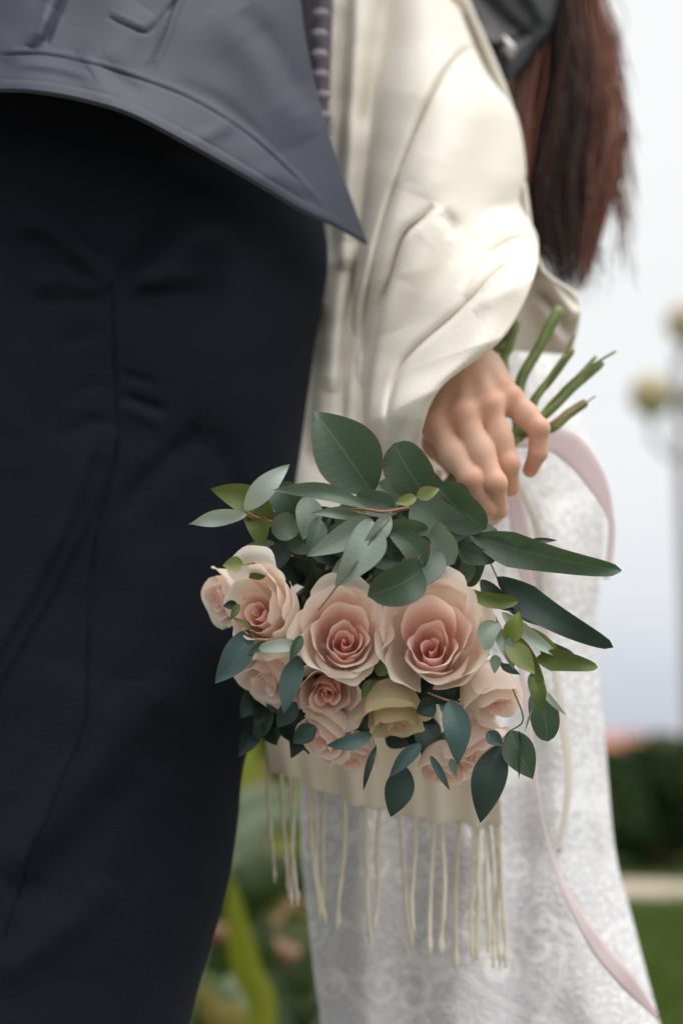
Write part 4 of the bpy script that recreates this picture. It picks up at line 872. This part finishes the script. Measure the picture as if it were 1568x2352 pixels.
# eucalyptus: leaves grouped in sprigs, each leaf its own piece
def leaf_mesh(sprig, reg, base, tip_, w, mat, yb=0.0, yt=None, shape='o', bend=0.0, roll=0.0, fold=.12, arch=.10, wave=.03, seed=0):
    f_, s_ = REG[reg]; yt = yb if yt is None else yt
    Pb = W(*f_(*base), FY + yb / 100); Pt = W(*f_(*tip_), FY + yt / 100)
    q = np.random.default_rng(seed); ax = Pt - Pb; L = np.linalg.norm(ax)
    view = CAMP - (Pb + Pt) / 2; view /= np.linalg.norm(view); wv = np.cross(view, ax); wv /= np.linalg.norm(wv)    # in picture: to the left of the axis
    axn = ax / L; nrm = np.cross(axn, wv); nrm = nrm if nrm @ view > 0 else -nrm
    cr, sr = math.cos(roll), math.sin(roll); w2 = wv * cr + nrm * sr; n2 = nrm * cr - wv * sr
    hw = w * s_ * (FY + yb / 100) / F / 2 * (1.14 if reg == 1 else 1.04)
    n, m = 22, 9; t = np.linspace(0, 1, n)
    if shape == 'l': pr = np.sin(math.pi * t ** .78) ** .85
    elif shape == 'r': pr = np.clip(1 - np.abs(2 * t - 1) ** 2.6, 0, 1) ** .55
    elif shape == 's': pr = np.minimum(1, (t / .28)) ** .7 * np.clip(1 - t, 0, 1) ** .42 * 1.16      # round base, drawn out tip
    else: pr = np.sin(math.pi * t ** .84) ** .86
    pr = np.maximum(pr, .015); a = np.linspace(-1, 1, m)
    tt = t[:, None]; cen = Pb + ax * tt + wv * (bend * s_ * FY / F) * np.sin(math.pi * tt) + n2 * (arch * L * q.uniform(.5, 1.7) * np.sin(math.pi * tt)) - n2 * (q.uniform(-.02, .10) * L * tt ** 3)
    und = wave * L * np.sin(t * q.uniform(5, 9) + q.uniform(0, 6))[:, None] * np.abs(a)[None] * np.sign(a)[None]
    v3 = cen[:, None] + w2 * (a[None, :, None] * (pr * hw)[:, None, None]) + n2 * ((np.abs(a) ** 1.5)[None, :, None] * (fold * q.uniform(.8, 2.4) * hw * 2 * pr)[:, None, None] + und[..., None])
    uv = np.stack(np.meshgrid(t, a, indexing='ij'), -1).reshape(-1, 2)
    return mesh_obj('leaf', v3.reshape(-1, 3), grid_faces(n, m), LM[mat], sprig, uv=uv)
def sprig(path, rad_, mat, leaves, label=None):
    """path and leaves in zoom coordinates: (region, x, y, depth cm)"""
    p = [W(*REG[a][0](x, y), FY + z / 100) for (a, x, y, z) in path]
    n = max(8, 6 * len(p)); mb = MB()
    if mat == 'stem': rad_ *= .55; p = [q + np.array([0, .006, 0]) for q in p]
    mb.add(*tube_pts(catmull(p, n), np.linspace(rad_, rad_ * .6, n), 7))
    s = mb.build('eucalyptus_sprig', M[mat], bq)
    if label: s['label'] = label
    for k, l in enumerate(leaves):
        kw = l[5] if len(l) > 5 else {}
        lf = leaf_mesh(s, l[0], l[1], l[2], l[3], l[4], seed=int(l[1][0] * 7 + l[2][1]), **kw)
    return s
# crown of leaves above the roses
sprig([(1, 1130, 520, -.2), (1, 1010, 540, -.6), (1, 930, 530, -.8), (1, 850, 528, -1.2)], .0014, 'twig', [
    (1, (925, 520), (462, 438), 76, 'm', dict(yb=-1.0, yt=-2.2, shape='l', bend=-18, fold=.16, roll=.25)),
    (1, (945, 572), (636, 752), 120, 'g', dict(yb=-.5, yt=-1.2, shape='o', bend=38, roll=.3)),
    (1, (950, 578), (772, 892), 168, 'g', dict(yb=-.9, yt=-2.2, shape='o', bend=62, roll=.2, arch=.14)),
    (1, (1035, 545), (880, 765), 78, 'g', dict(yb=-.9, yt=-1.6, shape='l', bend=14, fold=.2)),
    (1, (930, 560), (655, 545), 56, 'g', dict(yb=.3, yt=-.2, shape='l', bend=-8)),
    (1, (1165, 465), (1275, 430), 62, 'y', dict(yb=-.8, yt=-1.2, shape='o')),
    (1, (1165, 468), (1062, 500), 52, 'y', dict(yb=-.8, yt=-1.0, shape='o')),
    (1, (935, 548), (842, 530), 14, 'y', dict(yb=-1.0, yt=-1.4, shape='l'))])
sprig([(1, 1042, 540, -1.2), (1, 960, 660, -1.8), (1, 850, 820, -2.4), (1, 780, 900, -2.7), (1, 735, 960, -2.9), (1, 690, 1015, -3.0)], .0009, 'twig_dark', [
    (1, (1040, 548), (890, 745), 34, 'm', dict(yb=-1.25, yt=-1.9, shape='l', roll=.5))], 'thin dark twig crossing in front of the middle rose')
sprig([(1, 1240, 600, .4), (1, 1222, 640, .2), (1, 1200, 660, .2), (1, 1110, 780, -.8)], .0013, 'twig', [
    (1, (1225, 632), (955, 640), 132, 'm', dict(yb=.2, yt=-.2, shape='r', bend=-10, roll=-.35, arch=.16)),
    (1, (1228, 632), (1345, 785), 200, 'g', dict(yb=.2, yt=-.8, shape='r', roll=.2, bend=-22)),
    (1, (1165, 690), (1232, 690), 62, 'o', dict(yb=.1, yt=-.3, shape='r')),
    (1, (1205, 805), (1040, 632), 135, 'd', dict(yb=-1.2, yt=-1.8, shape='s', bend=-16, roll=.3)),
    (1, (1110, 765), (968, 652), 84, 'd', dict(yb=-.9, yt=-1.2, shape='s')),
    (1, (1190, 815), (944, 950), 178, 'd', dict(yb=-1.0, yt=-2.4, shape='r', arch=.18, roll=-.2)),
    (1, (1140, 880), (1282, 728), 128, 'g', dict(yb=-.7, yt=-.6, shape='r', roll=.2)),
    (1, (1095, 775), (885, 752), 112, 'm', dict(yb=-.2, yt=-.6, shape='o', bend=-10)),
    (1, (900, 745), (756, 832), 78, 'g', dict(yb=.2, yt=-.2, shape='o'))])
sprig([(1, 1060, 520, .9), (1, 1000, 480, .9), (1, 930, 440, 1.2)], .0014, 'twig', [
    (1, (955, 455), (668, 52), 282, 'd', dict(yb=1.2, yt=.2, shape='o', arch=.10, roll=.12)),
    (1, (1205, 455), (1052, 212), 205, 'd', dict(yb=.8, yt=0, shape='r', roll=-.2, arch=.12)),
    (1, (1062, 525), (868, 470), 110, 'm', dict(yb=.6, yt=.3, shape='r')),
    (1, (1100, 500), (985, 395), 120, 'g', dict(yb=1.6, yt=1.4, shape='r')),
    (1, (1260, 420), (1490, 625), 178, 'd', dict(yb=.6, yt=-.3, shape='r', roll=.25, arch=.12)),
    (1, (1140, 500), (1410, 650), 178, 'm', dict(yb=1.0, yt=.4, shape='r', bend=-16)),
    (1, (1365, 720), (1545, 772), 92, 'd', dict(yb=.6, yt=0, shape='s', bend=-10)),
    (1, (1275, 800), (1360, 735), 50, 'o', dict(yb=.3, yt=0, shape='l'))])
# sprig reaching out over the trousers
sprig([(1, 640, 600, 1.2), (1, 480, 590, .8), (1, 380, 560, 0), (1, 338, 535, -.3)], .0012, 'twig', [
    (1, (335, 535), (552, 310), 98, 'p', dict(yb=-.3, yt=-1.0, shape='o', bend=10)),
    (1, (345, 552), (68, 600), 76, 'p', dict(yb=-.3, yt=-.9, shape='o', bend=-16, roll=-.3)),
    (1, (480, 575), (170, 428), 128, 'o', dict(yb=1.0, yt=.6, shape='l', bend=-28)),
    (1, (425, 705), (322, 545), 96, 'o', dict(yb=.6, yt=.6, shape='o', bend=-34)),
    (1, (590, 560), (490, 405), 140, 'd', dict(yb=1.8, yt=1.6, shape='r')),
    (1, (640, 462), (618, 672), 118, 'g', dict(yb=.8, yt=.4, shape='o', bend=16)),
    (1, (590, 585), (468, 640), 118, 'm', dict(yb=.9, yt=.7, shape='r')),
    (1, (692, 568), (632, 745), 84, 'm', dict(yb=.2, yt=-.3, shape='o', bend=18)),
    (1, (480, 690), (345, 700), 36, 'm', dict(yb=1.5, yt=1.5, shape='l')),
    (1, (560, 640), (470, 540), 90, 'd', dict(yb=1.6, yt=1.8, shape='o'))])
sprig([(1, 420, 786, .2), (1, 370, 790, -.1), (1, 325, 797, -.3)], .0007, 'stem_olive', [
    (1, (330, 796), (230, 800), 66, 'y', dict(yb=-.3, yt=-.6, shape='o', bend=-6)),
    (1, (445, 830), (355, 858), 60, 'o', dict(yb=.6, yt=.6, shape='o', bend=-8)),
    (1, (310, 985), (266, 1064), 34, 'o', dict(yb=.6, yt=.4, shape='l')),
    (1, (300, 985), (232, 995), 40, 'n', dict(yb=.9, yt=.9, shape='l'))])
# lower left leaves
sprig([(3, 640, 180, 2.0), (3, 540, 200, 1.8), (3, 460, 180, 1.6)], .0014, 'stem', [
    (3, (465, 190), (252, 525), 178, 't', dict(yb=1.4, yt=.8, shape='o', bend=22)),
    (3, (775, 282), (524, 305), 82, 'p', dict(yb=.2, yt=-.3, shape='r', bend=-6)),
    (3, (795, 225), (720, 382), 66, 'd', dict(yb=.2, yt=-.2, shape='l')),
    (3, (785, 345), (682, 712), 132, 't', dict(yb=1.0, yt=.2, shape='o', bend=-14)),
    (3, (575, 262), (456, 342), 52, 'd', dict(yb=.8, yt=.6, shape='l')),
    (3, (470, 180), (365, 110), 40, 'y', dict(yb=1.0, yt=.8, shape='l')),
    (3, (1250, 430), (1360, 440), 90, 'o', dict(yb=1.6, yt=1.2, shape='o')),
    (3, (1230, 500), (1170, 620), 60, 'o', dict(yb=2.0, yt=1.8, shape='l'))])
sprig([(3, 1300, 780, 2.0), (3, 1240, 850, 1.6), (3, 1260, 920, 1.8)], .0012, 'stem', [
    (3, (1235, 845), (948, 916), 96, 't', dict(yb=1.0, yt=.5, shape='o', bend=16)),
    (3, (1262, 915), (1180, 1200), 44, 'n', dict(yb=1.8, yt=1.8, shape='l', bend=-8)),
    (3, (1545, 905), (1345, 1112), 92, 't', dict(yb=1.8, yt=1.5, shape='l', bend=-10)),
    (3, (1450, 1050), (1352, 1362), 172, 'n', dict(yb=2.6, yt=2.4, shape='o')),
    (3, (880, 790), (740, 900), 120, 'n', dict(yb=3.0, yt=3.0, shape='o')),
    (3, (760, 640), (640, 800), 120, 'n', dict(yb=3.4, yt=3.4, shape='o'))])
# blades on the dress side
sprig([(4, 440, 60, 1.6), (4, 560, 200, .8), (4, 650, 330, 1.0), (4, 720, 480, .8)], .0016, 'stem', [
    (4, (545, 205), (1402, 412), 190, 'd', dict(yb=.6, yt=-1.0, shape='s', bend=-6, arch=.04, roll=.2)),
    (4, (560, 190), (880, 285), 84, 'n', dict(yb=.9, yt=.3, shape='l', bend=-24)),
    (4, (820, 290), (1038, 230), 44, 'd', dict(yb=-.1, yt=-.8, shape='l', bend=22)),
    (4, (690, 440), (1358, 842), 172, 'n', dict(yb=.8, yt=-.2, shape='s', bend=-30, arch=.05)),
    (4, (480, 275), (682, 345), 120, 'n', dict(yb=.8, yt=.3, shape='s', bend=-10)),
    (4, (560, 545), (814, 582), 84, 'o', dict(yb=.2, yt=-.6, shape='r', bend=-14)),
    (4, (600, 455), (800, 640), 100, 'n', dict(yb=1.0, yt=.8, shape='o', bend=-16)),
    (4, (545, 520), (620, 545), 30, 'y', dict(yb=.2, yt=.1, shape='l')),
    (4, (420, 420), (480, 300), 80, 'n', dict(yb=1.6, yt=1.4, shape='l')),
    (4, (720, 560), (955, 722), 80, 'm', dict(yb=1.2, yt=1.0, shape='l'))])
sprig([(4, 640, 600, .8), (4, 710, 720, -.2), (4, 750, 815, -.7), (4, 880, 960, -.4), (4, 940, 1075, .1)], .0010, 'twig', [
    (4, (700, 700), (625, 858), 112, 'g', dict(yb=-.6, yt=-1.2, shape='r', bend=-30)),
    (4, (752, 812), (822, 640), 112, 'b', dict(yb=-.8, yt=-1.3, shape='o', bend=-8)),
    (4, (745, 812), (908, 992), 118, 'y', dict(yb=-.9, yt=-1.5, shape='o', bend=10)),
    (4, (690, 730), (792, 972), 82, 'g', dict(yb=-.2, yt=-.8, shape='l', bend=12)),
    (4, (800, 770), (966, 1042), 92, 'o', dict(yb=-.3, yt=-.7, shape='o', bend=-12)),
    (4, (890, 990), (948, 1232), 92, 'o', dict(yb=-.1, yt=-.6, shape='l', bend=14)),
    (4, (720, 640), (1072, 905), 84, 'p', dict(yb=.4, yt=-.2, shape='l', bend=-14)),
    (4, (850, 725), (1046, 850), 62, 'y', dict(yb=.7, yt=.4, shape='o', bend=-6)),
    (4, (940, 830), (1140, 920), 112, 't', dict(yb=1.0, yt=.8, shape='r', bend=-12)),
    (4, (915, 905), (1270, 957), 122, 'o', dict(yb=.3, yt=-.6, shape='s', bend=8)),
    (4, (940, 1068), (1092, 1232), 36, 'p', dict(yb=.1, yt=-.3, shape='l', bend=-6)),
    (4, (690, 885), (680, 992), 62, 'g', dict(yb=-.1, yt=-.4, shape='l')),
    (4, (715, 940), (826, 996), 46, 't', dict(yb=.0, yt=-.3, shape='l'))])
sprig([(4, 780, 1050, 1.8), (4, 850, 1250, 1.4), (4, 760, 1330, 1.6), (4, 700, 1420, 2.0)], .0012, 'stem', [
    (4, (925, 1085), (985, 1378), 158, 'd', dict(yb=1.4, yt=1.0, shape='r', bend=10)),
    (4, (770, 1315), (898, 1592), 176, 'd', dict(yb=1.6, yt=1.2, shape='o', bend=-8)),
    (4, (715, 1395), (600, 1842), 186, 'n', dict(yb=2.2, yt=2.0, shape='o', bend=-16)),
    (4, (635, 1325), (728, 1402), 82, 't', dict(yb=.9, yt=.6, shape='o')),
    (4, (822, 1315), (820, 1595), 22, 'n', dict(yb=1.0, yt=.8, shape='l')),
    (4, (898, 1180), (850, 1330), 12, 'g', dict(yb=.6, yt=.5, shape='l'))])
sprig([(4, 500, 1175, 1.0), (4, 440, 1150, .5), (4, 400, 1140, .6), (4, 300, 1100, 1.5)], .0010, 'twig', [
    (4, (425, 1140), (472, 1512), 152, 't', dict(yb=.3, yt=-.6, shape='o', bend=22)),
    (4, (330, 965), (75, 1100), 180, 'n', dict(yb=5.4, yt=4.0, shape='r')),
    (4, (520, 1045), (232, 1155), 136, 'n', dict(yb=4.8, yt=3.8, shape='o')),
    (4, (345, 1165), (235, 1215), 110, 'n', dict(yb=1.5, yt=1.4, shape='o')),
    (4, (430, 1475), (462, 1582), 44, 'm', dict(yb=.1, yt=0, shape='l')),
    (4, (315, 1460), (426, 1658), 46, 't', dict(yb=.8, yt=.6, shape='l'))])
# filler leaves closing the bunch, added in mostly dark greens to darken its gaps
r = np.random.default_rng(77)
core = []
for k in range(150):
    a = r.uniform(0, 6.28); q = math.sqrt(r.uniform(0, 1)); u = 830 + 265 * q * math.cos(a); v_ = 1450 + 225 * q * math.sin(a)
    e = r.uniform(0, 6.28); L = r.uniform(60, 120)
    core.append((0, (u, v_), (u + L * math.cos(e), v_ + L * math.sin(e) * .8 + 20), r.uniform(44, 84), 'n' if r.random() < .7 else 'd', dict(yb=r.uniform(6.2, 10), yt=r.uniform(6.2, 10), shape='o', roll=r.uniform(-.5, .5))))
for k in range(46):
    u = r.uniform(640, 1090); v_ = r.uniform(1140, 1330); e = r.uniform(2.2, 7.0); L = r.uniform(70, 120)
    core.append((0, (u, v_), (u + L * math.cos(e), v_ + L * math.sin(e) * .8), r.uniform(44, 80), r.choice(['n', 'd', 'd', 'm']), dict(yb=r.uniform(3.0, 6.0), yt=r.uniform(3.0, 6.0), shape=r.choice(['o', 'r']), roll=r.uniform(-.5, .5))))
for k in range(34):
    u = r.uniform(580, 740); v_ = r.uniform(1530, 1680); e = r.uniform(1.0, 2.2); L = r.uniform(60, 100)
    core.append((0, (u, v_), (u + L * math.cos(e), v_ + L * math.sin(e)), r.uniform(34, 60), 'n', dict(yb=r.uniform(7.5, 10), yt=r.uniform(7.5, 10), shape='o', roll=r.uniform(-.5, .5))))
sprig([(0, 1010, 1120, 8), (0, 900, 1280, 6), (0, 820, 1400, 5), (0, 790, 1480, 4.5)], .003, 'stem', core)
# cut stems rising out of the hand
ST = [((1052, 185), (930, 420), (825, 625), 58, 'stem', 1.075), ((802, 262), (765, 400), (735, 520), 52, 'stem', 1.095), ((735, 340), (700, 420), (690, 480), 44, 'stem', 1.10), ((1122, 425), (1010, 580), (905, 715), 44, 'stem_olive', 1.070), ((1085, 455), (990, 590), (925, 700), 26, 'stem', 1.066),
      ((1138, 340), (1060, 500), (960, 640), 16, 'stem_olive', 1.085), ((1292, 498), (1130, 640), (965, 800), 46, 'stem', 1.062), ((1258, 465), (1160, 570), (990, 740), 20, 'stem', 1.07), ((1372, 434), (1220, 525), (1090, 630), 13, 'stem_olive', 1.058), ((1202, 728), (1100, 800), (1000, 880), 42, 'stem', 1.058), ((1256, 690), (1160, 755), (1010, 845), 9, 'twig', 1.054), ((1195, 715), (1090, 780), (1000, 850), 22, 'twig', 1.062)]
for k, (a, b, c, w_, m_, Y0) in enumerate(ST):
    j = r.uniform(-1, 1, 4)
    p = catmull([H(*a, Y0), H(*b, Y0 - .002), H(*c, Y0 - .004), H(800 + j[0] * 18, 935 + j[1] * 18, 1.064), H(470 + j[2] * 30, 1130 + j[3] * 30, 1.060), W(900 + j[0] * 50, 1290 + j[1] * 30, 1.02), W(820 + j[2] * 90, 1420 + j[3] * 60, 1.0)], 44)
    R0 = w_ * .4028 * 1.07 / F / 2 * 1.15
    rr = np.full(44, R0); rr[0] *= .85; rr *= 1 + .05 * np.sin(np.linspace(0, 30, 44) + k)
    mb = MB(); mb.add(*tube_pts(p, np.minimum(rr, np.interp(np.arange(44), [0, 14, 24, 43], [R0, R0, .0022, .002])), 9)); mb.build('stem', M[m_], bq)

# ribbons
def ribbon(path, widths, mat, label=None, tw=None, wdir=(1, 0, .25)):
    n = 80; P = catmull([W(u, v_, Y) for (u, v_, Y) in path], n); wds = np.interp(np.linspace(0, 1, n), np.linspace(0, 1, len(widths)), widths) * .000325
    T = np.gradient(P, axis=0); T /= np.linalg.norm(T, axis=1)[:, None]
    v0 = np.array([0, -1, 0.]); S_ = np.cross(T, v0); S_ /= np.linalg.norm(S_, axis=1)[:, None]; N_ = np.cross(S_, T)
    an = np.interp(np.linspace(0, 1, n), np.linspace(0, 1, len(tw)), tw) if tw else np.zeros(n)
    S2 = S_ * np.cos(an)[:, None] + N_ * np.sin(an)[:, None]; a = np.linspace(-1, 1, 5)
    v3 = P[:, None] + S2[:, None] * (a[None, :, None] * (wds / 2)[:, None, None])
    o = mesh_obj('ribbon', v3.reshape(-1, 3), grid_faces(n, 5), M[mat], bq, solid=.0004)
    if label: o['label'] = label
ribbon([(1150, 1010, 1.085), (1240, 1005, 1.095), (1310, 1030, 1.10), (1372, 1110, 1.11), (1402, 1190, 1.125), (1402, 1260, 1.14), (1392, 1330, 1.15)], [44, 64, 76, 60, 30, 24, 20], 'ribbon', 'pink ribbon loop standing out beside the hand', [.2, .2, .1, .3, .8, .6, .5])
ribbon([(1120, 1050, 1.10), (1160, 1090, 1.11), (1182, 1160, 1.12), (1196, 1230, 1.13), (1210, 1330, 1.14), (1230, 1420, 1.15)], [30, 46, 44, 46, 38, 30], 'ribbon', 'pink ribbon falling below the hand', [.2, .3, .2, .3, .4, .3])
ribbon([(1180, 1090, 1.12), (1210, 1150, 1.13), (1235, 1220, 1.14), (1250, 1330, 1.15), (1260, 1450, 1.155), (1290, 1640, 1.16), (1305, 1800, 1.16), (1282, 1960, 1.16)], [16, 20, 22, 18, 18, 22, 20, 12], 'ribbon_cream', 'cream ribbon hanging straight down over the lace', [.4, .5, .3, .4, .6, .3, .4, .3])
ribbon([(1190, 1500, 1.13), (1212, 1640, 1.135), (1228, 1760, 1.14), (1245, 1880, 1.145), (1275, 1990, 1.15), (1315, 2080, 1.15), (1372, 2175, 1.155), (1440, 2255, 1.16), (1512, 2342, 1.175)], [14, 14, 12, 10, 14, 24, 40, 44, 8], 'ribbon_pale', 'long pale pink ribbon trailing across the skirt', [.3, .5, .9, 1.0, .8, .5, .3, .2, .2])
ribbon([(1010, 1080, 1.075), (1000, 1110, 1.06), (985, 1090, 1.05)], [16, 18, 16], 'ribbon', 'scrap of pink ribbon under the index finger')
